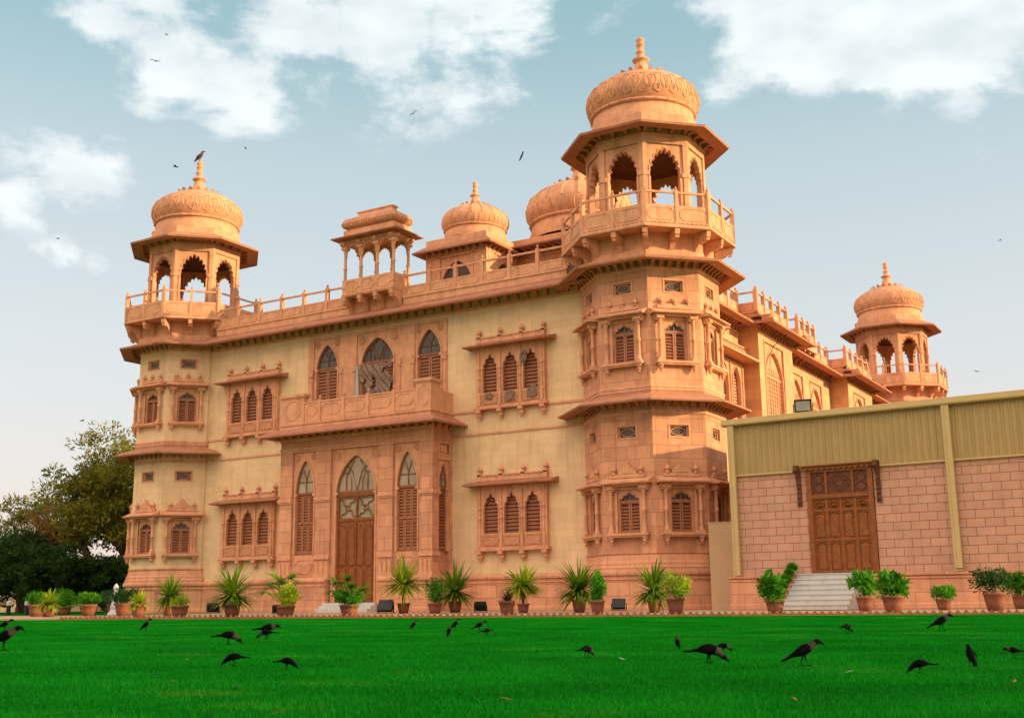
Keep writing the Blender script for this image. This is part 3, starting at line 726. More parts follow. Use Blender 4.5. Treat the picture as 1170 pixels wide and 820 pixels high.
# torn netting over the middle upper window
n = MB(); NX, NZ = 44, 44; xs = np.linspace(-22.95, -20.75, NX); zs = np.linspace(10.0, 12.35, NZ)
from mathutils import noise as mn
vs = [(x_+.05*math.sin(5*z_+x_*3), -.13-.05*math.sin(9*x_)-.03*math.sin(7*z_+2*x_), z_+.03*math.sin(6*x_)) for z_ in zs for x_ in xs]
fs = []
for j in range(NZ-1):
    for i in range(NX-1):
        h_ = mn.noise(Vector((xs[i]*2.1, 3.3, zs[j]*1.3)))+.5*mn.noise(Vector((xs[i]*7, 1, zs[j]*3)))
        if h_ > .42-.8*max(0, xs[i]+21.3)*(zs[j] < 12.0) or (i+j) % 7 == 0: continue
        fs.append((j*NX+i, j*NX+i+1, (j+1)*NX+i+1, (j+1)*NX+i))
n.add(vs, fs); o = n.build('netting', cloth); tag(o, 'torn grey netting hanging over the middle upper window behind the balcony', 'netting')
n = MB(); n.add([(-23.15,-.2,10.1),(-22.78,-.24,10.05),(-22.86,-.2,11.2),(-22.95,-.2,12.3),(-23.05,-.2,12.3)], [(0,1,2,3,4)]); n.add([(-23.15,-.17,10.1),(-22.78,-.2,10.05),(-22.86,-.17,11.2),(-22.95,-.17,12.3),(-23.05,-.17,12.3)], [(4,3,2,1,0)])
tag(n.build('cloth_strip', litterw), 'narrow white cloth hanging at the left edge of the middle upper window', 'cloth')

# projecting triple windows
def triple(o=0.):
    p = MB(); y = -.22
    z = lambda v: v+o
    p.box(-1.87,1.87,y+.02,.28,z(2.82),z(3.42))
    p.box(-1.87,1.87,y+.02,.28,z(5.42),z(5.66))
    for cx in (-1.12, 0, 1.12):
        arch_panel(p, cx-.56, cx+.56, z(3.42), z(5.42), cx, .40, z(4.62), .72, 'small', y+.02, .12)
        arch_rim(p, cx, .40, z(3.42), z(4.62), .72, 'small', y+.02, .05, .035)
        p.box(cx-.46,cx+.46,y-.005,y+.02,z(3.38),z(3.46))
    for x_ in (-1.87, 1.75): p.box(x_, x_+.12, y, .28, z(3.42), z(5.42))
    for x_ in (-1.72,-.56,.56,1.72):
        p.lathe([(.09,z(2.82)),(.09,z(3.4)),(.055,z(3.46)),(.05,z(4.1)),(.08,z(4.14)),(.08,z(4.2)),(.05,z(4.24)),(.05,z(4.55)),(.1,z(4.62)),(.1,z(4.68)),(.05,z(4.7)),(.05,z(5.6))], (x_, y-.01), 8)
    p.box(-1.98,1.98,y-.12,.0,z(2.66),z(2.76)); p.box(-1.92,1.92,y-.06,.0,z(2.76),z(2.82))
    for q in range(30): xx = -1.9+q*.131; p.box(xx-.04,xx+.04,y-.14,y-.1,z(2.68),z(2.74))
    w = part('bay_window', p, stone)
    for cx in (-1.12,0,1.12):
        c = MB(); c.box(cx-.44,cx+.44,y-.015,y+.02,z(2.9),z(3.36)); panel_border(c, cx-.4, cx+.4, z(2.94), z(3.32), y-.02, .014, .1); c.build('carved_panel', carved, w)
    for x_ in (-1.74,-.57,.57,1.74):
        c = MB(); c.box(x_-.12,x_+.12,y-.12,0,z(2.52),z(2.66)); c.lathe([(.001,z(2.16)),(.06,z(2.2)),(.07,z(2.28)),(.12,z(2.34)),(.13,z(2.45)),(.1,z(2.52))], (x_,-.15), 10); c.build('corbel', stone, w)
    h = MB(); h.prismx([(0,z(5.66)),(-.72,z(5.66)),(-.74,z(5.73)),(0,z(5.92))][::-1], -2.4, 2.4); h.build('hood', eavest, w)
    r_ = MB(); r_.box(-1.86,1.86,-.16,0,z(5.88),z(6.14)); r_.box(-1.90,1.90,-.20,0,z(6.14),z(6.21)); r_.box(-1.9,1.9,-.19,0,z(5.9),z(5.94))
    for x_ in (-1.78,-.6,.6,1.78): r_.box(x_-.1,x_+.1,-.2,0,z(5.9),z(6.24)); finial(r_, x_, -.1, z(6.24), .42)
    r_.build('cresting', stone, w)
    for cx in (-1.12,0,1.12):
        s = MB(); shutter(s, cx-.42, cx+.42, z(3.42), z(5.38), y+.15, .06, .03, .10); s.box(cx-.42,cx+.42,y+.215,y+.225,z(3.42),z(5.4)); s.build('shutter', [shut, shut, slotd], w)
    return w
for cx in (-30.22, -13.81):
    place('t0', lambda: triple(0), (cx,0,0), 0); place('t1', lambda: triple(6.62), (cx,0,0), 0)
for (x0, z0, w_, h_, nm) in ((-15.15, 9.72, .42, .32, 'crumpled pale cloth lying on the left sill of the upper right bay window'), (-14.05, 9.55, .5, .55, 'torn pale cloth hanging under the middle arch of the upper right bay window'), (-12.85, 9.6, .5, .62, 'ragged pale cloth hanging under the right arch of the upper right bay window'), (-13.2, 11.3, .34, .62, 'pale rag caught in the right arch of the upper right bay window')):
    n = MB(); vs = []
    for j in range(6):
        for i in range(6):
            vs.append((x0+w_*i/5+.03*random.uniform(-1,1), -.31-.05*math.sin(i*2.3+j), z0+h_*j/5+(.1*random.random() if j == 0 else 0)+(-.12 if (i in (0,5) and j == 5) else 0)))
    n.add(vs, [(j*6+i, j*6+i+1, (j+1)*6+i+1, (j+1)*6+i) for j in range(5) for i in range(5) if random.random() > .12])
    tag(n.build('rag', cloth), nm, 'cloth')

# ---- entrance porch
YP = -1.7; XP0, XP1 = -26.62, -17.20
b = MB()
plq = [(XP0,-25.82),(-24.26,-23.33),(-20.32,-19.50),(-17.93,XP1)]
b.box(XP0, XP1, YP, 0, 7.86, 8.95)
for x0, x1 in plq: b.box(x0, x1, YP, YP+.5, 1.5, 7.86)
b.box(XP0, XP0+.5, YP+.5, 0, 1.5, 7.86)
b.box(XP1-.5, XP1-.02, YP+1.50, 0, 1.5, 7.86); b.box(XP1-.5, XP1-.02, YP+.5, YP+1.50, 7.0, 7.2); b.box(XP1-.5, XP1-.3, YP+.5, YP+1.50, 1.5, 7.86)
b.box(-25.82,-24.26,YP+.12,YP+.4,1.5,2.74); b.box(-19.5,-17.93,YP+.12,YP+.4,1.5,2.74)
part('porch', b, block)
for x0, x1 in plq:
    b = MB()
    for z0, z1, o_ in ((1.5,1.62,.10),(1.62,1.78,.06),(2.5,2.62,.07),(2.62,2.7,.03),(5.30,5.38,.05),(5.38,5.50,.09),(5.50,5.58,.05)):
        b.box(x0-(.02 if x0 > -26 else o_), x1+(o_ if x1 > -17.5 else .02), YP-o_, YP+.3 if x1 < -17.5 else YP+.51+o_, z0, z1)
    for q in range(3):
        w_ = (x1-x0)/3; b.prism([(x0+w_*q+.03,1.78),(x0+w_*(q+1)-.03,1.78),(x0+w_*(q+1)-.06,2.25),(x0+w_*(q+.5),2.45),(x0+w_*q+.06,2.25)], YP-.04, YP)
    part('pillar_moulding', b, stone)
b = MB()
b.box(XP0-.04, XP1+.04, YP-.05, YP, 7.98, 8.06); b.box(XP0-.02, XP1+.02, YP-.09, YP, 8.42, 8.6)
part('porch_moulding', b, stone)
for cx in (-25.04,-18.715): b = MB(); panel_border(b, cx-.55, cx+.55, 1.85, 2.5, YP+.11, .03, .25); part('carved_panel', b, stone)
for x0, x1 in ((XP0-.02, -23.4), (-20.2, XP1+.02)):
    b = MB(); plinth_strip(b, x0, x1, YP); b.box(x0, x1, YP+.1, .2, -.1, 1.52); part('porch_plinth', b, block)
b = MB(); plinth_strip(b, 0, 1.72, 0)
part('porch_plinth', b, block, (XP1+.02, YP, 0), PI/2)
for cx in (-25.04, -18.715):
    w = lancet('arched_window', cx, .60, 2.74, 5.78, 1.66, 7.86, YP+.12)
    s = MB()
    for q in range(3):
        x0 = cx-.6+q*.4; shutter(s, x0+.015, x0+.385, 2.84, 4.2, YP+.2, .05, .05, .085); shutter(s, x0+.015, x0+.385, 4.26, 5.66, YP+.2, .05, .05, .085)
    s.box(cx-.62,cx+.62,YP+.17,YP+.26,2.74,2.84); s.box(cx-.6,cx+.6,YP+.27,YP+.28,2.8,5.7); s.build('shutter', [shut, frame_w, slotd], w)
# side window of the porch
w = lancet('arched_window', .5, .38, 2.74, 5.72, 1.1, 7.0, .08, 'side', (XP1-.02, YP+.5, 0), PI/2, W_=.496)
s = MB(); shutter(s, .13, .87, 2.84, 5.66, .16, .05, .05, .085); s.box(.12,.88,.22,.23,2.8,5.7); s.build('shutter', [shut, frame_w, slotd], w)
f = MB(); f.box(.02,.98,-.02,.02,7.2,7.28); f.box(.02,.98,-.02,.02,7.78,7.86); f.box(.02,.1,-.02,.02,7.28,7.78); f.box(.9,.98,-.02,.02,7.28,7.78); f.box(.1,.9,.08,.12,7.28,7.78); f.box(.25,.75,.05,.08,7.38,7.68)
part('mezzanine_window', f, stone, (XP1-.02, YP+.5, 0), PI/2)
# door
dcx = -21.825
w = lancet('doorway', dcx, 1.20, .3, 5.72, 1.76, 7.86, YP+.14, 'door', W_=1.50)
d = MB(); y = YP+.24
d.box(dcx-1.2,dcx+1.2,y-.04,y+.1,5.42,5.66); d.box(dcx-1.3,dcx+1.3,y-.08,y-.02,5.5,5.58)
d.box(dcx-1.2,dcx-1.08,y-.05,y+.1,.45,5.42); d.box(dcx+1.08,dcx+1.2,y-.05,y+.1,.45,5.42); d.box(dcx-1.08,dcx+1.08,y-.04,y+.08,4.3,4.44)
d.box(dcx-.05,dcx+.05,y-.04,y+.08,4.44,5.42)
d.build('door_frame', wood, w)
d = MB()
for q in range(4):
    x0 = dcx-1.08+q*.54
    d.box(x0+.005, x0+.535, y, y+.07, .45, 4.3)
    for z0, z1 in ((.62,2.05),(2.2,3.98)):
        d.prism([(x0+.1,z0),(x0+.44,z0),(x0+.44,z1-.12),(x0+.37,z1-.02),(x0+.27,z1+.05),(x0+.17,z1-.02),(x0+.1,z1-.12)], y-.03, y)
        d.tube([(x0+.06,y-.005,z0-.04),(x0+.06,y-.005,z1-.1),(x0+.27,y-.005,z1+.11),(x0+.48,y-.005,z1-.1),(x0+.48,y-.005,z0-.04),(x0+.06,y-.005,z0-.04)], .018, 4)
d.box(dcx-.02,dcx+.02,y-.05,y,.45,4.3)
d.build('door_leaf', wood, w)
g = MB(); g.add([(dcx-1.08,y+.05,4.44),(dcx+1.08,y+.05,4.44),(dcx+1.08,y+.05,5.42),(dcx-1.08,y+.05,5.42)],[(0,1,2,3)]); g.build('transom_light', glassl, w)
t = MB()
for s in (-1, 1):
    c0 = dcx+s*.565; z_ = 4.93
    for k in range(4):
        a = PI/4+k*PI/2; ca, sa = math.cos(a), math.sin(a)
        t.tube([(c0+.12*ca,y,z_+.12*sa),(c0+.3*math.cos(a+.25),y,z_+.3*math.sin(a+.25)),(c0+.42*math.cos(a-.1),y,z_+.42*math.sin(a-.1)),(c0+.62*ca,y,z_+.62*sa)], .03, 4)
    t.tube([(c0+.12*math.cos(k*PI/6),y,z_+.12*math.sin(k*PI/6)) for k in range(13)], .025, 4)
t.build('lattice', wood, w)
b = MB()
for i in range(3): b.box(-23.38, -20.25, YP-.10-.26*(3-i), YP+.1, -.05 if i == 0 else .14*i-.0, .14*(i+1))
part('marble_steps', b, marble)
# porch skirt roof + balcony
b = MB(); ov = 1.03
X0, X1, Y0 = XP0-.55, XP1+.88, YP-1.18
ix0, ix1, iy0 = XP0+.1, XP1-.1, YP-.05
lo = [(X0,0.05,8.58),(X0,Y0,8.58),(X1,Y0,8.58),(X1,0.05,8.58)]; li = [(X0,0.05,8.68),(X0,Y0,8.68),(X1,Y0,8.68),(X1,0.05,8.68)]
hi = [(ix0-.25,0.05,9.05),(ix0-.25,iy0-.2,9.05),(ix1+.25,iy0-.2,9.05),(ix1+.25,0.05,9.05)]; m1 = [(XP0-.35,.05,8.62),(XP0-.35,YP-.5,8.62),(XP1+.48,YP-.5,8.62),(XP1+.48,.05,8.62)]; m2 = [(x_, y_, 8.90) for x_, y_, _ in m1]; ui = [(ix0,0.05,8.91),(ix0,iy0+.1,8.91),(ix1,iy0+.1,8.91),(ix1,0.05,8.91)]
b.add(lo+li+hi+ui+m1+m2, [(0,1,5,4),(1,2,6,5),(2,3,7,6),(4,5,9,8),(5,6,10,9),(6,7,11,10),(8,9,10,11)]+[(i, 16+i, 17+i, i+1) for i in range(3)]+[(16+i, 20+i, 21+i, 17+i) for i in range(3)]+[(20+i, 12+i, 13+i, 21+i) for i in range(3)])
part('skirt_roof', b, eavest)
b = MB(); yb = -1.93
b.box(-26.5,-17.15,yb,yb+.22,9.04,9.22); b.box(-26.55,-17.10,yb-.05,yb+.22,9.22,9.30); b.box(-17.38,-17.15,yb+.22,0,9.04,9.22); b.box(-17.38,-17.10,yb+.22,0,9.22,9.30)
b.box(-24.95,-18.0,yb+.03,yb+.17,9.30,10.28); b.box(-24.95,-18.0,yb,yb+.2,10.28,10.36)
for x0, x1 in ((-26.46,-24.95),(-18.0,-17.15)):
    dp = .3 if x0 < -20 else .8; b.box(x0, x1, yb, yb+dp, 9.30, 10.58); b.box(x0-.08, x1+.08, yb-.08, yb+dp+.08, 10.66, 10.80); b.box(x0-.03, x1+.03, yb-.03, yb+dp+.03, 10.58, 10.66)
    panel_border(b, x0+(.3 if dp < .5 else .14), x1-(.3 if dp < .5 else .14), 9.5, 10.45, yb-.005, .025, .25)
for xp in (-23.97,-22.45,-20.92,-19.35): b.box(xp-.09,xp+.09,yb-.03,yb+.2,9.30,10.42); finial(b, xp, yb+.08, 10.42, .26)
xs_ = [-24.95,-23.97,-22.45,-20.92,-19.35,-18.0]
for a, c in zip(xs_, xs_[1:]):
    panel_border(b, a+.16, c-.16, 9.62, 10.16, yb+.025, .022, .2)
    b.box(a+.14, c-.14, yb+.015, yb+.03, 9.34, 9.5)
for xs2, s in ((-17.31, 1), (-26.42, -1)):
    b.box(min(xs2, xs2+s*.14), max(xs2, xs2+s*.14), yb+(.8 if s > 0 else .3), 0, 9.30, 10.30)
    b.frame((xs2+s*.145, 0, 0), s*PI/2)
    b.frame()
part('balcony', b, stone)
b = MB(); b.add([(-26.5,-1.9,9.06),(-17.2,-1.9,9.06),(-17.2,0,9.1),(-26.5,0,9.1)],[(0,1,2,3)]); part('balcony_floor', b, paving)

# ---- front eave, fascia and parapet
def eave_run(mb, x0, x1, ov=1.16):
    mb.prismx([(.05,14.88),(-.52,14.88),(-.57,14.58),(-ov+.03,14.50),(-ov,14.59),(-.42,14.98),(-.42,15.06),(.1,15.06)][::-1], x0, x1)
def parapet(mb, x0, x1, y=-.38, first=True, n=None, rail=True):
    L = x1-x0; n = n or max(1, round(L/1.535)); st = L/n
    mb.box(x0, x1, y, y+.25, 15.0, 15.40); mb.box(x0, x1, y-.05, y+.25, 15.40, 15.47)
    mb.box(x0, x1, y+.03, y+.17, 15.47, 16.02)
    if rail: mb.box(x0, x1, y+.05, y+.14, 16.54, 16.63)
    for i in range(n+1):
        if i == 0 and not first: continue
        xp = x0+i*st; mb.box(xp-.085, xp+.085, y-.02, y+.19, 15.47, 16.70); finial(mb, xp, y+.085, 16.70, .24)
    for i in range(n): panel_border(mb, x0+i*st+.2, x0+(i+1)*st-.2, 15.57, 15.94, y+.028, .018, .16)
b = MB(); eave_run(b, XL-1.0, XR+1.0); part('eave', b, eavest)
cbm = MB(); corbel(cbm, 0, .16, 0, .26, .49, .48)
cb0 = part('corbel', cbm, eavest, (XL+.3, 0, 14.60)); n = 44
def put_corbel(loc, rz=0.):
    o = cb0.copy(); COL.objects.link(o); o.location = Vector(loc)-P0; o.rotation_euler = (0, 0, rz)
for q in range(1, n): put_corbel((XL+.3+q*(XR-XL-.6)/(n-1), 0, 14.60))
for q in range(18): put_corbel((XP0+.25+q*(XP1-XP0-.5)/17, YP, 8.64))
for q in range(3): put_corbel((XP1, YP+.3+q*.55, 8.64), PI/2)
b = MB(); b.box(XL, XR, -.06, 0, 14.30, 14.42); part('cornice', b, stone)
KX0, KX1, KY = -23.32, -20.02, -1.1
b = MB(); parapet(b, KX1+.08, -10.6, n=6); parapet(b, -32.9, KX0-.08, n=6); part('parapet', b, stone)
# rooftop kiosk
b = MB()
b.box(KX0, KX1, KY, .9, 15.78, 15.88)
b.box(KX0, KX1, KY, KY+.1, 15.88, 16.66); b.box(KX0, KX0+.1, KY+.1, 0, 15.88, 16.66); b.box(KX1-.1, KX1, KY+.1, 0, 15.88, 16.66)
b.box(KX0+.1, KX1-.1, -.38, .0, 15.0, 15.78)
for q in range(3): panel_border(b, KX0+.18+q*1.05, KX0+1.02+q*1.05, 16.0, 16.54, KY-.004, .02, .16)
b.box(KX0-.03, KX1+.03, KY-.03, KY, 15.84, 15.92)
kio = part('roof_kiosk', b, stone)
cm_ = MB(); column(cm_, 0, 0, 16.2, 18.42, .085)
cm_.box(-.13,.13,-.13,.13,18.42,18.5); cm_.prism([(-.34,18.66),(-.30,18.55),(-.12,18.42),(.12,18.42),(.30,18.55),(.34,18.66)], -.09, .09); cm_.prismx([(-.34,18.66),(-.30,18.55),(-.12,18.42),(.12,18.42),(.30,18.55),(.34,18.66)], -.09, .09)
c0 = None
for x_ in (KX0+.1, KX0+1.13, KX0+2.17, KX1-.1):
    for y_ in (KY+.1, .25):
        L3 = Vector((x_, y_, 0))-P0
        if c0 is None: c0 = cm_.build('column', stone, kio)
        o = c0 if x_ == KX0+.1 and y_ == KY+.1 else c0.copy()
        if o is not c0: COL.objects.link(o)
        o.parent = kio; o.location = (x_, y_, 0)
kcx, kcy = (KX0+KX1)/2, (KY+.35)/2
def rect_ring(mb, prof):      # prof: list of (hx, hy, z)
    vs = []; n = len(prof)
    for hx, hy, z in prof: vs += [(kcx-hx,kcy-hy,z),(kcx+hx,kcy-hy,z),(kcx+hx,kcy+hy,z),(kcx-hx,kcy+hy,z)]
    fs = []
    for i in range(n-1):
        for j in range(4): k = (j+1) % 4; fs.append((i*4+j, i*4+k, (i+1)*4+k, (i+1)*4+j))
    fs += [(3,2,1,0), tuple(range((n-1)*4, n*4))]
    mb.add(vs, fs)
b = MB(); rect_ring(b, [(1.64,.74,18.64),(1.64,.74,18.8)])
for x_ in (-1.05,0,1.05):
    b.frame((kcx+x_, KY+.06, 0)); arch_panel(b, -.47,.47,17.9,18.64,0,.40,18.1,.42,'cusped',0,.08,7)
    b.frame((kcx+x_, .2, 0)); arch_panel(b, -.47,.47,17.9,18.64,0,.40,18.1,.42,'cusped',0,.08,7)
b.frame(); b.build('beam', stone, kio)
b = MB(); rect_ring(b, [(1.6,.7,18.82),(2.1,1.2,18.80),(2.12,1.22,18.86),(1.6,.72,19.05)]); b.build('eave', eavest, kio)
b = MB(); rect_ring(b, [(1.62,.74,19.0),(1.62,.74,19.32),(1.50,.62,19.36),(1.50,.62,19.42),(1.62,.74,19.46),(1.70,.82,19.56),(1.72,.84,19.68),(1.66,.78,19.84),(1.50,.64,19.98),(1.32,.46,20.06),(1.28,.42,20.12),(1.1,.26,20.16),(1.1,.2,20.34),(1.18,.24,20.38),(1.18,.24,20.44)])
for q in range(22):
    x_ = -1.6+q*3.2/21; b.tube([(kcx+x_*.98,kcy-.84,19.5),(kcx+x_,kcy-.88,19.66),(kcx+x_*.94,kcy-.70,19.95)], .035, 4)
for q in range(10):
    y_ = -.7+q*1.4/9; b.tube([(kcx+1.70,kcy+y_*.98,19.5),(kcx+1.76,kcy+y_,19.66),(kcx+1.58,kcy+y_*.9,19.95)], .035, 4)
b.build('roof', stone, kio)
for q in range(4):
    o = BRK.copy(); COL.objects.link(o); o.parent = kio; o.location = (KX0+.14+q*1.01, -.38, 15.8)

# ---- roof and inner pavilions
b = MB(); b.add([(-35,-.1,15.05),(-7,-.1,15.05),(-7,45,15.05),(-35,45,15.05)],[(0,1,2,3)])
b.add([(-35,45,0),(-7,45,0),(-7,45,15.05),(-35,45,15.05)],[(0,1,2,3)]); b.add([(-35,0,0),(-35,45,0),(-35,45,15.05),(-35,0,15.05)],[(0,1,2,3)])
part('roof', b, paving)
def sq_pavilion(cx, cy, hs_, z1, er, dome_r, ztop, kind):
    """square roof room with a ribbed dome; z1 = eave height"""
    k = dome_r/2.655
    p = MB()
    for q in range(4):
        p.frame((0,0,0), q*PI/2); wall(p, -hs_, hs_, 15.0, z1+.05, [(-hs_*.52,hs_*.52,15.1,z1-.35)], -hs_, .25)
        p.box(-hs_*.52-.12,-hs_*.52,-hs_-.04,-hs_,15.1,z1-.3); p.box(hs_*.52,hs_*.52+.12,-hs_-.04,-hs_,15.1,z1-.3); p.box(-hs_*.52-.12,hs_*.52+.12,-hs_-.04,-hs_,z1-.35,z1-.25)
        arch_panel(p, -hs_*.52, hs_*.52, 15.1, z1-.35, 0, hs_*.46, z1-1.6, 1.0, 'pointed', -hs_+.06, .12)
    p.frame()
    w = part('domed_roof_room', p, stone, (cx, cy, 0))
    g = MB()
    for q in range(4): g.frame((0,0,0), q*PI/2); g.add([(-hs_*.5,-hs_+.2,15.1),(hs_*.5,-hs_+.2,15.1),(hs_*.5,-hs_+.2,z1-.4),(-hs_*.5,-hs_+.2,z1-.4)],[(0,1,2,3)]); g.box(-.04,.04,-hs_+.14,-hs_+.2,15.1,z1-.4); g.box(-hs_*.5,hs_*.5,-hs_+.14,-hs_+.2,z1-1.65,z1-1.55)
    g.frame(); g.build('glazing', glass, w)
    e = MB(); rr = math.sqrt(2)
    e.lathe([((hs_-.1)*rr,z1+.12),((er-.03)*rr,z1-.04),(er*rr,z1+.04),((hs_+.05)*rr,z1+.42),((hs_-.2)*rr,z1+.42)], (0,0), 4, PI/4, closed=True)
    for q in range(4):
        e.frame((0,0,0), q*PI/2); n = int(hs_*2/.42)
        for i in range(n): corbel(e, -hs_+.2+i*(2*hs_-.4)/(n-1), .12, -hs_, z1+.02, er-hs_-.25, .24)
    e.frame(); e.build('eave', eavest, w)
    nb = MB(); nb.lathe([((hs_)*rr,z1+.35),((hs_)*rr,z1+.75),((hs_-.06)*rr,z1+.8),(.01,z1+.82)], (0,0), 4, PI/4); nb.build('dome_base', stone, w)
    add_dome((0,0,0), kind, w, k, ztop+.1-24.58*k)
    return w
sq_pavilion(-19.4, 5.5, 1.95, 18.90, 2.52, 1.87, 21.78, 'ribbed')
sq_pavilion(-15.2, 10.0, 3.1, 19.2, 4.3, 3.08, 23.55, 'ribbed')

# ---- side front, frame rotated so local x runs north, local -y points east
def side(mb, X): mb.frame((X, 0, 0), PI/2); return mb
segs = [(4.0,12.1,-6.85,'recess'),(12.1,17.9,-5.82,'bay'),(17.9,29.7,-7.0,'recess'),(29.7,36.0,-5.82,'bay'),(36.0,44.0,-7.0,'recess')]
wb = MB(); st = MB(); ev = MB(); cb = MB(); pp = MB()
sideholes = {0: [(6.2,11.6,8.9,12.5)], 1: [(12.9,16.2,9.2,14.0)], 2: [(21.0,23.6,9.2,13.85),(25.0,27.6,9.2,13.85)], 3: [(30.9,33.9,9.2,13.9)], 4: [(38.0,41.0,9.2,13.85)]}
for i, (y0, y1, X, k) in enumerate(segs):
    side(wb, X); wall(wb, y0, y1, 1.0, 15.1, sideholes[i], 0, .3)
    if k == 'bay': 
        wb.frame((X, y0, 0), 0); wall(wb, -1.3, 0, 1.0, 15.1, [], 0, .1)
        wb.frame((X, y1, 0), PI); wall(wb, 0, 1.3, 1.0, 15.1, [], 0, .1)
    side(ev, X); e0_, e1_ = (y0-.9, y1+.9) if k == 'bay' else (y0, y1)
    eave_run(ev, e0_, e1_, 1.22)
    if k == 'bay':   # returns
        for yy, r0 in ((y0, 0), (y1, PI)):
            ev.frame((X, yy, 0), r0)
            if r0 == 0: eave_run(ev, -1.3, .9, .9)
            else: eave_run(ev, -.9, 1.3, .9)
    side(cb, X); n = int((y1-y0)/.42)
    for q in range(n): corbel(cb, y0+.2+q*(y1-y0-.4)/(n-1), .16, 0, 14.87, .5, .5)
    side(st, X); st.box(y0, y1, -.06, 0, 14.22, 14.32)
    side(pp, X)
    if k == 'bay':
        parapet(pp, y0+.3, y1-.3, y=.05, n=4)
        pp.frame((X-.1, y0+.3, 0), 0); parapet(pp, -1.35, 0, y=0, n=1, first=True)
        pp.frame((X-.1, y1-.3, 0), PI); parapet(pp, 0, 1.35, y=0, n=1, first=False)
    elif i == 2:
        parapet(pp, y0, 19.6, y=0, n=1); parapet(pp, 23.1, y1, y=0, n=4)
    else: parapet(pp, y0 if i else 3.2, y1, y=0)
# balcony-like parapet bay over the recess
side(pp, -7.0); parapet(pp, 19.7, 23.0, y=-1.12, n=3)
pp.box(19.6, 23.1, -1.2, 0, 14.96, 15.06)
pp.frame((-6.0+.02, 19.7, 0), 0); parapet(pp, -1.0, 0, y=0, n=1); pp.frame((-5.98, 23.0, 0), PI); parapet(pp, 0, 1.0, y=0, n=1, first=False)
wb.frame(); ev.frame(); cb.frame(); pp.frame(); st.frame()
side(cb, -7.0)
for q in range(4): corbel(cb, 19.9+q*.97, .2, 0, 14.96, 1.1, .6)
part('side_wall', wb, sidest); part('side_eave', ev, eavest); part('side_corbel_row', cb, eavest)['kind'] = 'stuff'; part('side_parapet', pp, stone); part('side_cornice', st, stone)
def side_arch(x0, x1, z0, z1, zs, rise, X, lattice=True):
    p = MB(); cx = (x0+x1)/2; hw = (x1-x0)/2-.28
    arch_panel(p, x0, x1, z0, z1, cx, hw, zs, rise, 'pointed', .06, .16); arch_rim(p, cx, hw, z0, zs, rise, 'pointed', .06, .09, .07)
    p.box(x0, x0+.08, -.04, .06, z0, z1); p.box(x1-.08, x1, -.04, .06, z0, z1); p.box(x0+.08, x1-.08, -.04, .06, z1-.08, z1)
    w = part('arched_window', p, stone, (X, 0, 0), PI/2)
    g = MB(); g.box(cx-hw, cx+hw, .2, .22, z0, zs); fill(g, cx, hw, zs, rise, 'pointed', .19)
    for q in range(7):
        t_ = (q+.5)/7; g.tube([(cx-hw+2*hw*t_, .17, z0), (cx-hw+2*hw*t_, .17, zs+rise*.35)], .03, 4)
    for q in range(14):
        zz = z0+(zs-z0+.3)*(q+.5)/14; g.tube([(cx-hw,.165,zz),(cx+hw,.165,zz)], .03, 4)
    g.box(cx-hw, cx+hw, .12, .2, zs-.06, zs+.06)
    g.build('lattice', stone, w)
side_arch(12.9,16.2,9.2,14.0,12.15,1.4,-5.82)
side_arch(21.0,23.6,9.2,13.85,12.2,1.25,-7.0); side_arch(25.0,27.6,9.2,13.85,12.2,1.25,-7.0)
side_arch(30.9,33.9,9.2,13.9,12.3,1.3,-5.82); side_arch(38.0,41.0,9.2,13.85,12.2,1.25,-7.0)
# triple arcade window with balustraded hood
p = MB()
for q in range(3):
    x0 = 6.2+q*1.8; arch_panel(p, x0, x0+1.8, 8.9, 12.5, x0+.9, .55, 11.4, .85, 'pointed', -.2, .15); arch_rim(p, x0+.9, .55, 8.9, 11.4, .85, 'pointed', -.2, .06, .05)
    p.lathe([(.08,8.9),(.08,12.3)], (x0,-.22), 8)
p.box(6.1,6.2,-.22,.1,8.9,12.5); p.box(11.6,11.7,-.22,.1,8.9,12.5)
p.lathe([(.08,8.9),(.08,12.3)], (11.6,-.22), 8)
w = part('arcade_window', p, stone, (-6.85,0,0), PI/2)
g = MB()
for q in range(3):
    x0 = 6.2+q*1.8+.9; shutter(g, x0-.55, x0-.02, 8.95, 12.3, -.02, .05, .06, .1); shutter(g, x0+.02, x0+.55, 8.95, 12.3, -.02, .05, .06, .1)
g.box(6.2,11.6,.05,.06,8.9,12.5); g.build('shutter', [stone, stone, slotd], w)
h = MB(); h.prismx([(0,12.6),(-1.15,12.52),(-1.17,12.62),(-.3,12.86),(0,12.86)][::-1], 5.6, 12.05)
h.box(6.0,11.8,-.35,-.25,12.86,12.94); h.box(6.0,11.8,-.35,-.25,13.36,13.44)
for q in range(15): finial(h, 6.1+q*.4, -.3, 12.92, .48)
h.build('hood', stone, w)

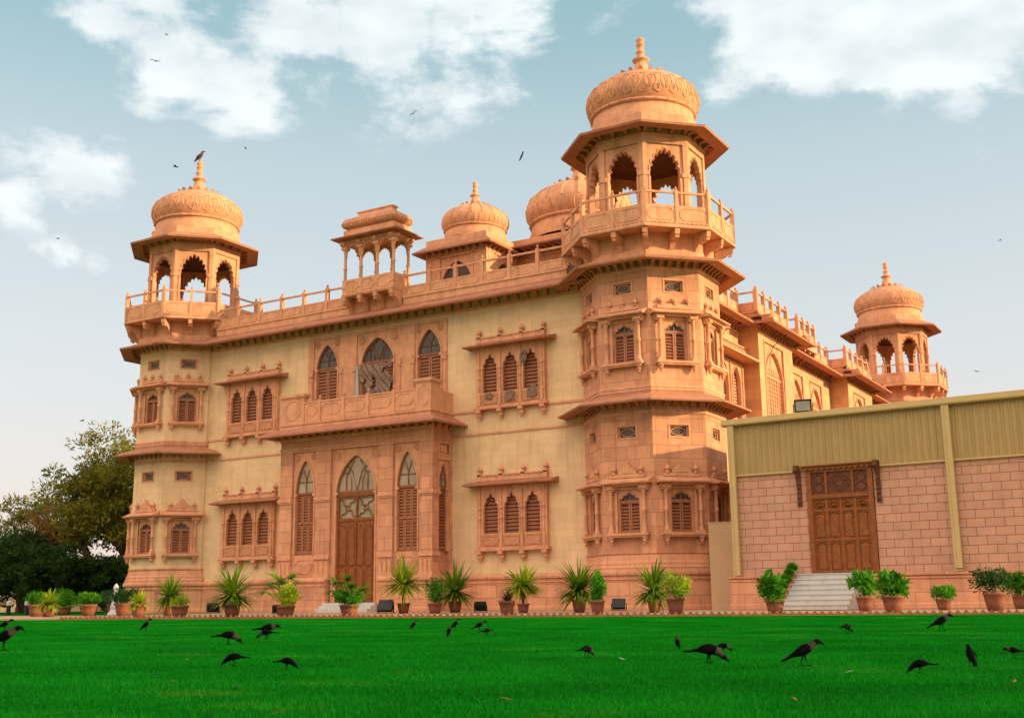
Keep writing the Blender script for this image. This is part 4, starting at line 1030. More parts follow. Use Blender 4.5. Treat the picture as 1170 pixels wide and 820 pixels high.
# ------------------------------------------------------------ annex
AA = R(-3); AO = Vector((-2.23, -3.14, 0))
annex = empty('annex', AO, AA); tag(annex, 'low pink block annex with olive corrugated metal top and carved wooden door', 'building')
AW, AD = 17.0, 20.0
b = MB(); wall(b, .12, AW, 1.22, 5.06, [(3.12,5.62,1.22,5.06)], 0, .3)
b.add([(.12,0,1.22),(.12,AD,1.22),(.12,AD,5.06),(.12,0,5.06)],[(0,3,2,1)]); b.add([(AW,0,1.22),(AW,AD,1.22),(AW,AD,5.06),(AW,0,5.06)],[(0,1,2,3)]); b.add([(.12,AD,1.22),(AW,AD,1.22),(AW,AD,5.06),(.12,AD,5.06)],[(3,2,1,0)])
b.build('wall', annexblk, annex)
b = MB()
prof = lambda y: [(y+.6,-.1),(y-.22,-.1),(y-.22,.16),(y-.18,.2),(y-.18,1.0),(y-.22,1.03),(y-.22,1.08),(y-.18,1.10),(y-.24,1.14),(y-.24,1.22),(y+.6,1.24)]
for x0, x1 in ((-.05,2.35),(5.35,AW)):
    b.prismx(prof(0)[::-1], x0, x1); n = int((x1-x0)/.15)
    for q in range(n): xx = x0+(q+.5)*(x1-x0)/n; b.box(xx-.04,xx+.04,-.262,-.2,1.145,1.21)
b.box(-.05,.12,.6,AD,-.1,1.24)
b.box(2.35,5.35,-.02,.6,-.1,1.24)
b.build('plinth', block, annex)
b = MB(); b.k = 0
for y_, flip in ((-.06, 1),):
    x = .12; vs = []; 
    while x < AW-.01:
        vs += [(x, -.04), (x+.04, -.09), (x+.07, -.09), (x+.11, -.04)]; x += .25
    vs.append((AW, -.04))
    V = [(a, c, 5.06) for a, c in vs]+[(a, c, 7.02) for a, c in vs]; n = len(vs)
    b.add(V, [(i, i+1, n+i+1, n+i) for i in range(n-1)])
V = []
b.add([(.12,-.04,5.06),(.12,AD,5.06),(.12,AD,7.02),(.12,-.04,7.02)],[(0,3,2,1)]); b.add([(AW,-.04,5.06),(AW,AD,5.06),(AW,AD,7.02),(AW,-.04,7.02)],[(0,1,2,3)]); b.add([(.12,AD,5.06),(AW,AD,5.06),(AW,AD,7.02),(.12,AD,7.02)],[(3,2,1,0)])
b.build('metal_cladding', sheet, annex)
b = MB()
b.prismx([(.1,6.96),(-.26,6.96),(-.30,7.0),(-.30,7.09),(-.26,7.11),(-.26,7.20),(-.20,7.22),(.1,7.22)][::-1], -.06, AW+.1)
b.prismx([(.1,5.0),(-.10,5.0),(-.10,5.06),(.1,5.06)][::-1], .1, 2.66); b.prismx([(.1,5.0),(-.10,5.0),(-.10,5.06),(.1,5.06)][::-1], 5.9, AW)
b.build('gutter', sheetl, annex)
b = MB()
b.add([(0,-.1,7.2),(AW,-.1,7.2),(AW,AD,7.2),(0,AD,7.2)],[(0,1,2,3)]); b.build('roof', sheet, annex)
for x0 in (.16, 8.22):
    b = MB(); b.box(x0, x0+.26, -.24, -.10, 1.34 if x0 > 1 else 1.27, 6.96); b.box(x0+.05, x0+.09, -.26, -.24, 1.34, 6.96); b.box(x0-.02, x0+.28, -.26, -.06, 1.25, 1.29); b.build('post', sheetl, annex)
# door
d = MB()
d.box(3.14,3.32,-.06,.2,1.26,5.06); d.box(5.42,5.60,-.06,.2,1.26,5.06); d.box(3.32,5.42,-.06,.2,4.94,5.06); d.box(3.32,5.42,-.07,.2,3.98,4.12); d.box(3.10,5.64,-.12,.2,5.06,5.16); d.box(3.0,5.72,-.2,.1,5.16,5.2)
d.box(3.84,3.92,-.05,.15,4.12,4.94); d.box(4.82,4.90,-.05,.15,4.12,4.94)
for q in range(12): d.box(3.12+q*.21,3.22+q*.21,-.16,-.1,5.02,5.08)
dr = d.build('door', wood, annex)
c = MB(); c.box(3.32,3.84,.02,.1,4.12,4.94); c.box(3.92,4.82,.02,.1,4.12,4.94); c.box(4.90,5.42,.02,.1,4.12,4.94)
for r_ in (.36,.28,.14): c.tube([(4.37+r_*1.05*math.cos(t*PI/12), .015, 4.53+r_*.85*math.sin(t*PI/12)) for t in range(25)], .022, 4, cap=False)
for k in range(12): a = k*PI/6; c.tube([(4.37+.14*math.cos(a),.01,4.53+.12*math.sin(a)),(4.37+.27*math.cos(a),.01,4.53+.22*math.sin(a))], .018, 4)
for cx in (3.58,5.16):
    for s in (-1,1):
        c.tube([(cx+s*.02,.01,4.2),(cx+s*.18,.01,4.32),(cx+s*.16,.01,4.46),(cx,.01,4.53),(cx-s*.16,.01,4.62),(cx-s*.16,.01,4.76),(cx,.01,4.86)], .022, 4)
c.build('carved_panel', wdark, dr)
l = MB(); l.box(3.32,5.42,.03,.1,1.26,3.98)
for q in range(4):
    x0 = 3.32+q*.525
    l.box(x0, x0+.05, -.01, .03, 1.26, 3.98); l.box(x0+.475, x0+.525, -.01, .03, 1.26, 3.98)
    for z0, z1 in ((1.3,1.36),(2.42,2.52),(3.5,3.58),(3.92,3.98)): l.box(x0+.05, x0+.475, -.008, .03, z0, z1)
    for z0, z1 in ((1.42,2.32),(2.58,3.42)):
        l.prism([(x0+.10,z0),(x0+.425,z0),(x0+.42,z0+.08),(x0+.38,z0+.2),(x0+.38,z1-.2),(x0+.425,z1-.07),(x0+.34,z1-.02),(x0+.2625,z1+.03),(x0+.185,z1-.02),(x0+.10,z1-.07),(x0+.145,z1-.2),(x0+.145,z0+.2),(x0+.105,z0+.08)], -.005, .03)
        l.tube([(x0+.07,.0,z1),(x0+.16,-.01,z1+.02),(x0+.2625,-.01,z1+.07),(x0+.365,-.01,z1+.02),(x0+.455,0,z1)], .02, 4)
    l.tube([(x0+.2625+.16*math.cos(t*PI/9), 0, 3.74+.1*math.sin(t*PI/9)) for t in range(19)], .025, 4, cap=False); l.lathe([(.1,3.70),(.001,3.76)], (x0+.2625,.0), 8)
l.build('door_leaf', wood, dr)
k_ = MB()
for x_ in (2.86, 5.80):
    k_.prismx([(0,3.75),(-.08,3.72),(-.12,3.8),(-.10,4.3),(-.16,4.7),(-.30,4.95),(-.42,5.02),(-.42,5.22),(0,5.22)][::-1] , x_-.07, x_+.07)
    for q in range(6): k_.lathe([(.07,3.85+q*.18),(.001,3.9+q*.18)], (x_, -.13), 6)
k_.build('door_bracket', wdark, dr)
# steps
b = MB(); n = 7; run = .29
for i in range(n): b.box(2.72, 5.08, -.22-run*(n-i), -.02, .0 if i == 0 else 1.26*i/n, 1.26*(i+1)/n)
for i in range(n): b.box(2.70, 5.10, -.25-run*(n-i), -.1-run*(n-i), 1.26*(i+1)/n-.035, 1.26*(i+1)/n+.004)
b.build('marble_steps', marble, annex)
b = MB()
for i in range(n): b.box(2.35, 2.70, -.22-run*(n-i), -.02, -.05, 1.26*(i+1)/n+.02)
b.box(5.10,5.35,-.24,-.02,-.1,1.24)
b.build('step_cheek', block, annex)
# plain screen wall between tower and annex
b = MB(); b.box(-3.74,-2.2,-1.55,-1.35,-.1,3.38); b.box(-3.76,-2.2,-1.57,-1.33,3.38,3.42)
tag(b.build('screen_wall', mat('grey_beige_plaster', (.47,.31,.18), .9, .08, 1, .15)), 'plain beige rendered wall closing the gap between corner tower and annex', 'wall')
# flood lights
def floodlight(loc, rotz, tilt, s, label):
    r_ = empty('floodlight', loc, rotz); tag(r_, label, 'floodlight', 'black floodlights')
    m = MB(); m.T = Matrix.Translation((0,0,.26*s)) @ Matrix.Rotation(tilt, 4, 'X')
    m.box(-.26*s,.26*s,-.05*s,.10*s,-.19*s,.19*s); m.box(-.28*s,.28*s,-.08*s,-.05*s,-.21*s,.21*s); m.box(-.18*s,.18*s,.10*s,.16*s,-.12*s,.12*s)
    for q in range(5): m.box(-.2*s+q*.09*s,-.17*s+q*.09*s,.16*s,.2*s,-.12*s,.12*s)
    m.build('housing', blackm, r_)
    g = MB(); g.T = m.T; g.box(-.23*s,.23*s,-.09*s,-.082*s,-.16*s,.16*s); g.build('lens', lamp_gl if s > .9 and loc[2] > 2 else blackm, r_)
    k = MB(); k.box(-.32*s,-.29*s,-.03*s,.03*s,.0,.3*s); k.box(.29*s,.32*s,-.03*s,.03*s,0,.3*s); k.box(-.32*s,.32*s,-.06*s,.06*s,0,.02); k.build('yoke', blackm, r_)
    return r_
floodlight((-27.6,-5.0,0), R(205), R(-35), 1.0, 'floodlight leftmost on the path in front of the left tower, tipped towards the wall')
floodlight((-19.47,-9.39,0), R(20), R(35), .8, 'floodlight half hidden behind the fan palm left of the entrance')
floodlight((-13.82,-9.59,0), R(15), R(-30), 1.05, 'floodlight by the yellow palm right of the entrance door')
floodlight((-11.27,-6.84,0), R(190), R(-35), .85, 'floodlight between the dark palm and the reddish plant')
floodlight((-6.62,-4.05,0), R(20), R(-30), .95, 'floodlight in front of the right corner tower')
floodlight((.92,-3.2,7.22), R(15), R(20), 1.15, 'floodlight mounted on the annex roof edge')
# cable across the side wall
cbl = MB(); cbl.tube([(-5.72,15.0,15.3),(-5.5,14.6,15.0),(-4.9,14.9,14.7),(-5.7,15.0,14.2),(-5.72,14.2,13.8),(-5.72,13.6,13.2),(-5.72,13.5,12.4)], .02, 5)
tag(cbl.build('cable', blackm), 'loose dark cable drooping down the sunlit side wall above an arch', 'cable')

# ------------------------------------------------------------ plants
def leaf_strip(mb, base, direc, length, width, droop, n=5, fold=.25):
    d = Vector(direc).normalized(); side_ = d.cross(Vector((0,0,1)))
    side_ = side_.normalized() if side_.length > .05 else Vector((1,0,0))
    p = Vector(base); vs = []; st_ = length/n
    for i in range(n+1):
        w = width*(1-(i/n)**1.8)*(.55+.45*min(1, i/1.2)); 
        vs += [p-side_*w/2, p+side_*w/2]
        d = (d+Vector((0,0,-droop/n))).normalized(); p = p+d*st_
    mb.add(vs, [(2*i, 2*i+1, 2*i+3, 2*i+2) for i in range(n)])
def pot_mesh(w, h):
    m = MB(); m.smooth = False
    m.lathe([(.001,0),(w*.68,0),(w*.86,h*.5),(w*.95,h*.84),(w*1.03,h*.86),(w*1.03,h),(w*.92,h),(w*.9,h*.88),(.001,h*.88)], seg=20)
    for i in range(len(m.sm)): m.sm[i] = True
    return m
def clump_leaves(mb, c, rad, n, size, flat=1.0):
    for _ in range(n):
        v = Vector((random.gauss(0,1), random.gauss(0,1), random.gauss(0,1))).normalized()*(random.random()**.4)
        p = Vector(c)+Vector((v.x*rad[0], v.y*rad[1], v.z*rad[2]))
        d = (v+Vector((random.uniform(-.7,.7), random.uniform(-.7,.7), random.uniform(-.3,.9)))).normalized()
        s = size*random.uniform(.6,1.3); q = d.cross(Vector((random.random(), random.random(), random.random()))).normalized()
        mb.add([p-q*s*.28, p+d*s*.5-q*s*.08-Vector((0,0,.0)), p+d*s, p+d*s*.5+q*s*.34], [(0,1,2,3)])
def potted(x, y, w, h, H, kind, label, name='potted_plant', cat='potted plant', z0=-.02, potm=terracotta):
    e = empty(name, (x, y, z0), random.uniform(0, 6)); tag(e, label, cat, 'potted plants along the path')
    pot_mesh(w, h).build('pot', potm, e)
    so = MB(); so.lathe([(w*.9,h*.885),(.001,h*.93)], seg=16); so.build('soil', soil, e)
    f = MB(); top = H-h
    parts = kind.split('+')
    for kd in parts:
        f = MB()
        if kd in ('sword', 'swordy', 'swordlow', 'purple'):
            stem = {'sword': .22, 'swordy': .42, 'swordlow': .05, 'purple': .02}[kd]*top
            L = (top-stem)*1.45; heads = 1
            if kd == 'swordy':
                heads = 3
            if stem > .1:
                s = MB(); 
                for hh_ in range(heads): 
                    a = hh_*2.1; s.tube([(0,0,h*.9),(.05*math.cos(a),.05*math.sin(a),h+stem*.5),(.13*math.cos(a)*(heads > 1),.13*math.sin(a)*(heads > 1),h+stem)], [.05,.04,.03], 6)
                s.build('stem', bark, e)
            n = {'sword': 210, 'swordy': 230, 'swordlow': 190, 'purple': 110}[kd]
            for i in range(n):
                a = random.uniform(0, 2*PI); el = math.asin(min(1, random.uniform(-.25, 1) if kd != 'purple' else random.uniform(.05, 1)))
                l_ = L*random.uniform(.62, 1.0)*(.85 if el < .3 else 1); hd = i % heads
                bx_, by_ = (.13*math.cos(hd*2.1), .13*math.sin(hd*2.1)) if heads > 1 else (0, 0)
                leaf_strip(f, (bx_, by_, h+stem+random.uniform(-.12,.08)*top*.5), (math.cos(a)*math.cos(el), math.sin(a)*math.cos(el), math.sin(el)), l_, random.uniform(.085,.13) if kd != 'purple' else .07, random.uniform(.3, 1.1))
            f.build('foliage', {'sword': lf_palm, 'swordy': lf_yel, 'swordlow': lf_yel, 'purple': lf_red}[kd] if kd != 'sword' else lf_palm, e)
        elif kd == 'fan':
            s = MB()
            for i in range(9):
                a = i*2.4+random.uniform(-.3,.3); el = random.uniform(.55,1.4); l_ = top*random.uniform(.55,.80)
                tip = Vector((math.cos(a)*math.cos(el)*l_, math.sin(a)*math.cos(el)*l_, h*.9+math.sin(el)*l_)); s.tube([(0,0,h*.9), tuple(tip*.5+Vector((0,0,h*.5))), tuple(tip)], .012, 4)
                fwd = Vector((math.cos(a)*.8, math.sin(a)*.8, random.uniform(.1,.9))).normalized(); sd_ = Vector((-math.sin(a), math.cos(a), 0)).normalized()
                for q in range(15):
                    b_ = R(-100+200*q/14); dd = fwd*math.cos(b_)+sd_*math.sin(b_)
                    leaf_strip(f, tip, dd, top*.48*random.uniform(.85,1.05), .10, .55, 4)
            s.build('stem', lf_palm, e); f.build('foliage', lf_palm, e)
        elif kd in ('bush', 'dark', 'yellow', 'tall', 'leafy', 'front'):
            rw = w*{'bush':1.6,'dark':2.0,'yellow':1.6,'tall':1.0,'leafy':1.45,'front':1.7}[kd]
            c_ = h+top*.52; rh = top*.66; m_ = {'bush': lf_bush,'dark': lf_dark,'yellow': lf_yel,'tall': lf_bush,'leafy': lf_bush,'front': lf_bush}[kd]
            if kd == 'front': c_ = h+.2*top; rh = .26*top
            if kd != 'front':
                s = MB()
                for q in range(5): a = q*1.26; s.tube([(0,0,h*.85),(rw*.25*math.cos(a),rw*.25*math.sin(a),c_),(rw*.6*math.cos(a),rw*.6*math.sin(a),c_+rh*.4)], .012, 4)
                s.build('stem', bark, e)
            for q in range(16):
                v = Vector((random.gauss(0,1),random.gauss(0,1),random.gauss(0,1))).normalized()*random.uniform(.3,.8)
                clump_leaves(f, (v.x*rw, v.y*rw, c_+v.z*rh), (rw*.42, rw*.42, rh*.42), 80 if kd != 'leafy' else 34, .11 if kd != 'leafy' else .20)
            f.build('foliage', m_, e)
        elif kd in ('yfront', 'redbase'):
            for q in range(8):
                v = Vector((random.gauss(0,1),random.gauss(0,1),random.gauss(0,1))).normalized()*random.uniform(.3,.8)
                clump_leaves(f, (v.x*w*.9, v.y*w*.9, h+.12+v.z*.15), (.15,.15,.12), 40, .11)
            f.build('undergrowth', lf_yel if kd == 'yfront' else lf_red, e)
    return e
PL = [(-26.91,-14.71,.30,.46,1.06,'swordlow','spiky yellow-green plant in a brown pot, nearest the left edge of the terrace lawn'),
(-30.5,-12.6,.34,.5,.95,'bush','small round bush in a pot just behind the leftmost spiky yellow-green plant'),
(-27.23,-12.49,.33,.48,.92,'bush','dense round green bush in a wide pot, left of the white statue'),
(-30.4,-8.5,.36,.5,1.05,'dark','dark green bush in a pot beside the white statue'),
(-24.52,-13.02,.32,.50,1.03,'dark','leafy dark bush in a pot right of the white statue'),
(-20.44,-15.78,.29,.45,.93,'swordlow','low spiky yellow-green plant in a pot in front of the left tower corner'),
(-21.14,-13.68,.27,.47,1.52,'sword','tall dark spiky palm in a pot under the left tower'),
(-16.96,-17.05,.30,.40,.95,'yfront','small yellow croton in a pale pot in front of the dark spiky palm'),
(-14.89,-16.66,.29,.44,1.65,'sword+redbase','tall spiky palm with a reddish skirt of leaves in its pot'),
(-13.6,-15.6,.24,.4,1.72,'fan','fan palm standing behind the pale yellow bush left of the entrance'),
(-12.81,-16.3,.29,.35,.98,'yellow','pale yellow-green bush in a pot in front of the left fan palm'),
(-10.55,-15.83,.32,.37,1.50,'fan+front','fan palm with a thick green bush round its foot, in front of the entrance door'),
(-13.43,-8.98,.25,.40,2.13,'swordy','tall yellow-green dracaena with bare stems in a pot right of the door'),
(-11.56,-9.54,.28,.39,1.14,'bush','round green bush in a pot between the yellow dracaena and the dark palm'),
(-12.46,-6.86,.28,.45,1.84,'sword','dark spiky palm in a pot in front of the right side of the porch'),
(-5.18,-14.81,.27,.43,.78,'purple','low purple-leaved spiky plant in a large pot'),
(-7.68,-9.63,.22,.34,1.76,'swordy','slim yellow-green dracaena behind the purple-leaved plant'),
(-5.66,-9.19,.26,.46,1.78,'sword','big spiky palm in a pot under the left side of the right tower'),
(-2.36,-14.27,.22,.42,1.15,'tall','narrow upright bush in a pot in front of the spiky palm'),
(-2.27,-10.36,.23,.40,1.66,'sword','thin spiky palm in a pot in front of the right tower corner'),
(-.04,-13.83,.27,.48,1.04,'yellow','yellow and green croton bush in a large pot by the right tower'),
(2.77,-13.30,.27,.37,.99,'leafy','large-leaved green plant in a pot left of the annex steps'),
(4.39,-9.77,.26,.45,1.07,'leafy','large-leaved plant in a pot at the right foot of the annex steps'),
(5.79,-12.25,.30,.46,1.03,'leafy','broad leafy plant in a bellied pot, second right of the annex steps'),
(6.19,-7.32,.25,.35,.68,'bush','small low bush in a pot alone against the annex plinth'),
(8.16,-10.37,.31,.52,1.20,'dark','big dark green bush in a large pot near the right end of the annex'),
(8.1,-5.2,.22,.44,1.0,'leafy','leafy plant in a pot partly behind the big dark bush'),
(-33.5,-15.5,.36,.45,1.35,'yellow','yellow-leaved bush in a pot at the far left edge of the lawn')]
for x, y, w, h, H, k, lab in PL: potted(x, y, w, h, H, k, lab, 'potted_palm' if ('sword' in k or 'fan' in k) else 'potted_bush')
# small pots on the step cheek
CA, SA = math.cos(AA), math.sin(AA)
for i, wd in enumerate(('topmost','second from the top','third from the top','fourth from the top','lowest')):
    lx, ly, lz = 2.52, -.22-run*(n-6+i*1.25)+.1, 1.26*(7-i*1.25)/7+.02
    wx = AO.x+lx*CA-ly*SA; wy = AO.y+lx*SA+ly*CA
    potted(wx, wy, .09, .15, .30, 'bush', 'tiny potted plant on the left edge of the marble steps, '+wd, 'small_potted_plant', 'potted plant', lz)

# statue
st_ = empty('statue', (-27.85,-10.6,0)); tag(st_, 'small white carved statue on a round base among the pots left of the palace', 'statue')
m = MB(); m.smooth = True
m.lathe([(.30,0),(.30,.10),(.22,.14),(.20,.28),(.24,.32)], seg=16); m.build('base', white, st_)
m = MB(); m.smooth = True
m.lathe([(.2,.32),(.21,.42),(.15,.55),(.19,.68),(.20,.82),(.13,.95),(.10,1.0),(.07,1.04),(.11,1.10),(.12,1.18),(.08,1.27),(.03,1.33),(.001,1.36)], seg=14)
for s in (-1,1): m.tube([(s*.16,0,.92),(s*.26,-.05,.78),(s*.14,-.15,.66)], [.05,.045,.035], 8)
m.build('figure', white, st_)

# bollard lights on the left
bl = empty('bollard_light', (-43.0,-5.0,-.04)); bm = MB(); bm.lathe([(.12,0),(.12,.5),(.1,.52)], seg=12); bm.build('post', blackm, bl); bm = MB(); bm.lathe([(.13,.52),(.13,.70),(.08,.75),(.001,.76)], seg=12); bm.build('cap', white, bl)
tag(bl, 'dark bollard light with white cap, farthest left by the hedge', 'bollard light', 'bollard lights by the garden path')
for (x, y), lab in (((-40.9,-5.4),'dark bollard light with white cap, second from the left by the hedge'), ((-33.6,-7.0),'dark bollard light with white cap, third from the left, beside a shrub'), ((-31.2,-7.2),'dark bollard light with white cap nearest the palace')):
    o = copy_tree(bl, None, (x, y, -.04)); o['label'] = lab

# ------------------------------------------------------------ trees
def tree(x, y, H, crown, mtl, label, name='tree', trunk_r=.35, fork=.35, nclump=70, leaf=.28, per=120, lean=0., kind_='tree', trunk_mat=bark, z0=-.05, seed=1):
    random.seed(seed)
    e = empty(name, (x, y, z0)); tag(e, label, kind_)
    t = MB(); t.smooth = True; zf = H*fork
    def limb(p, q, r0, r1, w=.25):
        p, q = Vector(p), Vector(q); pts = []; rs = []
        for i in range(6):
            f_ = i/5; v = p.lerp(q, f_)+Vector((random.uniform(-w,w), random.uniform(-w,w), 0))*(0 if i in (0,5) else 1); pts.append(v); rs.append(r0+(r1-r0)*f_)
        t.tube(pts, rs, 8)
    base = (0,0,-.1); top_ = (lean*.4, 0, zf)
    limb(base, top_, trunk_r*1.25, trunk_r*.8, .12)
    cl = MB()
    (cx, cy, cz), (rx, ry, rz) = crown
    tips = []
    for i in range(8):
        a = i*2*PI/8+random.uniform(-.3,.3); v = Vector((cx+rx*.55*math.cos(a), cy+ry*.55*math.sin(a), cz+rz*random.uniform(-.4,.5)))
        limb(top_, v, trunk_r*.45, trunk_r*.10, .3); tips.append(v)
        v2 = v+Vector((rx*.3*math.cos(a+.4), ry*.3*math.sin(a+.4), rz*.25)); limb(v, v2, trunk_r*.1, .03, .2)
    t.build('trunk', trunk_mat, e)
    for i in range(nclump):
        v = Vector((random.gauss(0,1),random.gauss(0,1),random.gauss(0,1))).normalized()*random.uniform(.45,1.0)
        wob = 1+.18*math.sin(v.x*7+seed)+.15*math.sin(v.z*9+2*seed)
        c = (cx+v.x*rx*wob, cy+v.y*ry*wob, cz+v.z*rz*wob); s = random.uniform(.5,1.2)*min(rx,rz)*.24
        clump_leaves(cl, c, (s*1.3, s*1.3, s*.8), per, leaf)
    cl.build('crown', mtl, e)
    return e
tree(-53.3, 11.5, 12, ((-1.0,0,8.1),(4.7,4.4,3.9)), lf_tree, 'large spreading tree with olive-yellow crown just left of the palace', trunk_r=.62, fork=.33, nclump=250, leaf=.37, per=115, seed=3)
tree(-54.5, 9.5, 9, ((-3.4,0,6.3),(3.2,2.0,1.7)), lf_dry, 'slender bare-limbed tree with sparse autumn leaves left of the large tree', trunk_r=.2, fork=.42, nclump=60, leaf=.28, per=60, seed=5)
tree(-65, 12, 8, ((0,0,6.0),(4.2,3.4,3.4)), lf_tree, 'bushy green tree rising behind the dark hedge at the far left edge', trunk_r=.3, nclump=80, leaf=.34, per=100, seed=8)
for i, (x, y, rx, h, lab) in enumerate(((-62,4.0,3.6,5.0,'dark dense tree at the far left edge of the hedge row'),(-57.3,6.0,3.5,5.0,'dark dense low tree, second from the left in the hedge row'),(-52.8,5.2,3.0,4.2,'dark dense low tree, third from the left in the hedge row'),(-50.2,7.6,2.1,3.6,'dark low tree nearest the big trunk'),(-60,8.6,3.2,5.8,'dark tree rising behind the left part of the hedge row'))):
    tree(x, y, h, ((0,0,h*.56),(rx,rx*.8,h*.46)), lf_hedge, lab, 'hedge_tree', trunk_r=.18, fork=.2, nclump=120, leaf=.30, per=120, kind_='tree', seed=20+i)
for i, (x, y, s) in enumerate(((-45.5,-1.5,.62),(-41.5,-2.5,.5),(-38.4,-3.6,.45),(-36.6,-6.4,.55),(-47.8,-3.2,.5))):
    potted(x, y, .34, .42, .95+s*.5, 'bush', ['bushy potted shrub in the back row before the hedge, leftmost but one','small potted shrub in the back row, middle','small potted shrub in the back row by the tree trunk','green shrub in a pot in the back row nearest the palace','potted shrub leftmost in the back row before the hedge'][i], 'potted_bush', 'potted plant', -.045)
# low buildings and far hills behind the trees
gp = empty('gatehouse', (-53.0,16.5,0), R(35)); tag(gp, 'small tan gatehouse with a stone finial half hidden behind the big trunk', 'building')
b = MB(); b.box(-1.6,2.2,0,3,-.1,3.6); b.build('wall', plaster, gp)
b = MB(); b.box(-2.1,2.6,-.5,3.4,3.6,3.72); b.box(-1.7,2.3,-.1,3.1,3.72,4.0); b.build('roof', stone, gp)
b = MB(); b.smooth = True; b.lathe([(.5,4.0),(.55,4.3),(.6,4.6),(.45,5.0),(.3,5.2),(.2,5.3),(.12,5.8),(.001,6.0)], (0,.6), 14); b.build('finial', stone, gp)
b = MB(); b.box(-.4,.5,-.04,0,0,2.2); b.build('door', wood, gp)
b = MB(); b.box(-90,-49.5,17.5,17.9,-.1,2.3); b.box(-90,-49.5,17.45,17.95,2.3,2.42); tag(b.build('boundary_wall', plaster), 'long tan boundary wall behind the hedge and trees', 'wall')
b = MB(); 
pts = [(-420+i*14, 4+7*math.sin(i*.33)+3.5*math.sin(i*.9+1)+2*math.sin(i*2.1)) for i in range(30)]
for i, (x_, h_) in enumerate(pts): pass
V = []; 
for x_, h_ in pts: V += [(x_-60, 330-x_*.2, -2), (x_-60, 330-x_*.2, 10+h_), (x_-60, 380-x_*.2, 4+h_*.6), (x_-60, 420-x_*.2, -2)]
b.add(V, [(4*i+k, 4*i+4+k, 4*i+5+k, 4*i+1+k) for i in range(len(pts)-1) for k in range(3)])
struct(b.build('hills', mat('far_hill', (.30,.30,.27), 1, .1, .05, 0)))
random.seed(99)

# ------------------------------------------------------------ birds
def crow_mesh(pose):
    """one continuous lofted body with legs; x forward"""
    m = MB(); m.smooth = True
    if pose == 'feed':     sp = [(-.235,.105,.004,.010),(-.17,.108,.022,.010),(-.11,.115,.032,.018),(-.06,.125,.045,.042),(0,.125,.052,.055),(.055,.112,.048,.048),(.095,.088,.036,.036),(.122,.063,.029,.030),(.143,.046,.025,.025),(.152,.037,.012,.013),(.165,.022,.009,.010),(.185,-.002,.001,.001)]; neck = (5, 8)
    elif pose == 'walk':   sp = [(-.21,.04,.004,.010),(-.16,.062,.022,.011),(-.11,.085,.032,.018),(-.06,.112,.045,.040),(-.01,.135,.052,.053),(.04,.158,.047,.045),(.075,.180,.034,.034),(.095,.198,.027,.029),(.118,.206,.026,.027),(.14,.203,.014,.016),(.16,.190,.008,.010),(.185,.168,.001,.001)]; neck = (5, 8)
    elif pose == 'level':  sp = [(-.225,.10,.004,.010),(-.17,.105,.022,.010),(-.11,.11,.032,.018),(-.06,.122,.045,.040),(0,.132,.052,.053),(.055,.138,.046,.044),(.09,.145,.032,.033),(.112,.150,.027,.029),(.135,.150,.025,.026),(.155,.142,.014,.015),(.172,.132,.008,.009),(.198,.118,.001,.001)]; neck = (5, 8)
    else:                  sp = [(-.15,.015,.004,.010),(-.12,.045,.022,.012),(-.085,.075,.034,.022),(-.05,.110,.047,.042),(-.01,.145,.052,.052),(.02,.180,.045,.045),(.035,.208,.033,.034),(.045,.228,.027,.029),(.062,.242,.026,.026),(.085,.244,.014,.015),(.105,.240,.008,.009),(.13,.232,.001,.001)]; neck = (5, 8)
    sp = [(q[0], q[1], q[2]*.9+(.016 if i < 2 else 0), q[3]*.92) for i, q in enumerate(sp)]; seg = 12; vs = []; n = len(sp)
    for i, (x_, z_, ry, rz) in enumerate(sp):
        a_, b_ = sp[max(i-1,0)], sp[min(i+1,n-1)]; d = Vector((b_[0]-a_[0], 0, b_[1]-a_[1])).normalized(); u = Vector((-d.z, 0, d.x))
        for k in range(seg):
            t = 2*PI*k/seg; p = Vector((x_,0,z_))+Vector((0,1,0))*ry*math.cos(t)+u*rz*math.sin(t); vs.append(p)
    fs = []; mi = []
    for i in range(n-1):
        for k in range(seg): l = (k+1) % seg; fs.append((i*seg+k, i*seg+l, (i+1)*seg+l, (i+1)*seg+k)); mi.append(1 if neck[0] <= i < neck[1]-1 else 0)
    o = len(m.f); m.add([tuple(v) for v in vs], fs)
    for i, q in enumerate(mi): m.m[o+i] = q
    # folded wings
    w = sp[4]; 
    for s in (-1, 1):
        a_, c_ = sp[5], sp[1]
        m.add([(a_[0]+.01,s*.046,a_[1]+.02),(w[0],s*.060,w[1]+.018),(w[0]-.06,s*.054,(w[1]+sp[2][1])/2+.02),(c_[0],s*.026,c_[1]+.012),(sp[2][0],s*.046,sp[2][1]-.012),(w[0]-.02,s*.058,w[1]-.022)], [(0,1,5),(1,2,5),(2,4,5),(2,3,4)] if s < 0 else [(5,1,0),(5,2,1),(5,4,2),(4,3,2)])
    m.smooth = False
    bx_ = w[0]; bz = w[1]-w[3]
    for s, dx in ((-1, .03 if pose == 'walk' else .005), (1, -.02)):
        m.tube([(bx_,s*.022,bz+.02),(bx_-.006+dx*.5,s*.026,bz*.5),(bx_+dx,s*.026,.004)], [.012,.0045,.0035], 5)
        for a in (-.5,0,.5,PI): m.tube([(bx_+dx,s*.026,.004),(bx_+dx+.028*math.cos(a),s*.026+.028*math.sin(a),.003)], .003, 4)
    # eye
    h_ = sp[8]
    for s in (-1,1): m.tube([(h_[0]+.004,s*(h_[2]-.002),h_[1]+.006),(h_[0]+.004,s*(h_[2]+.003),h_[1]+.006)], .004, 6)
    return m
CM = {}
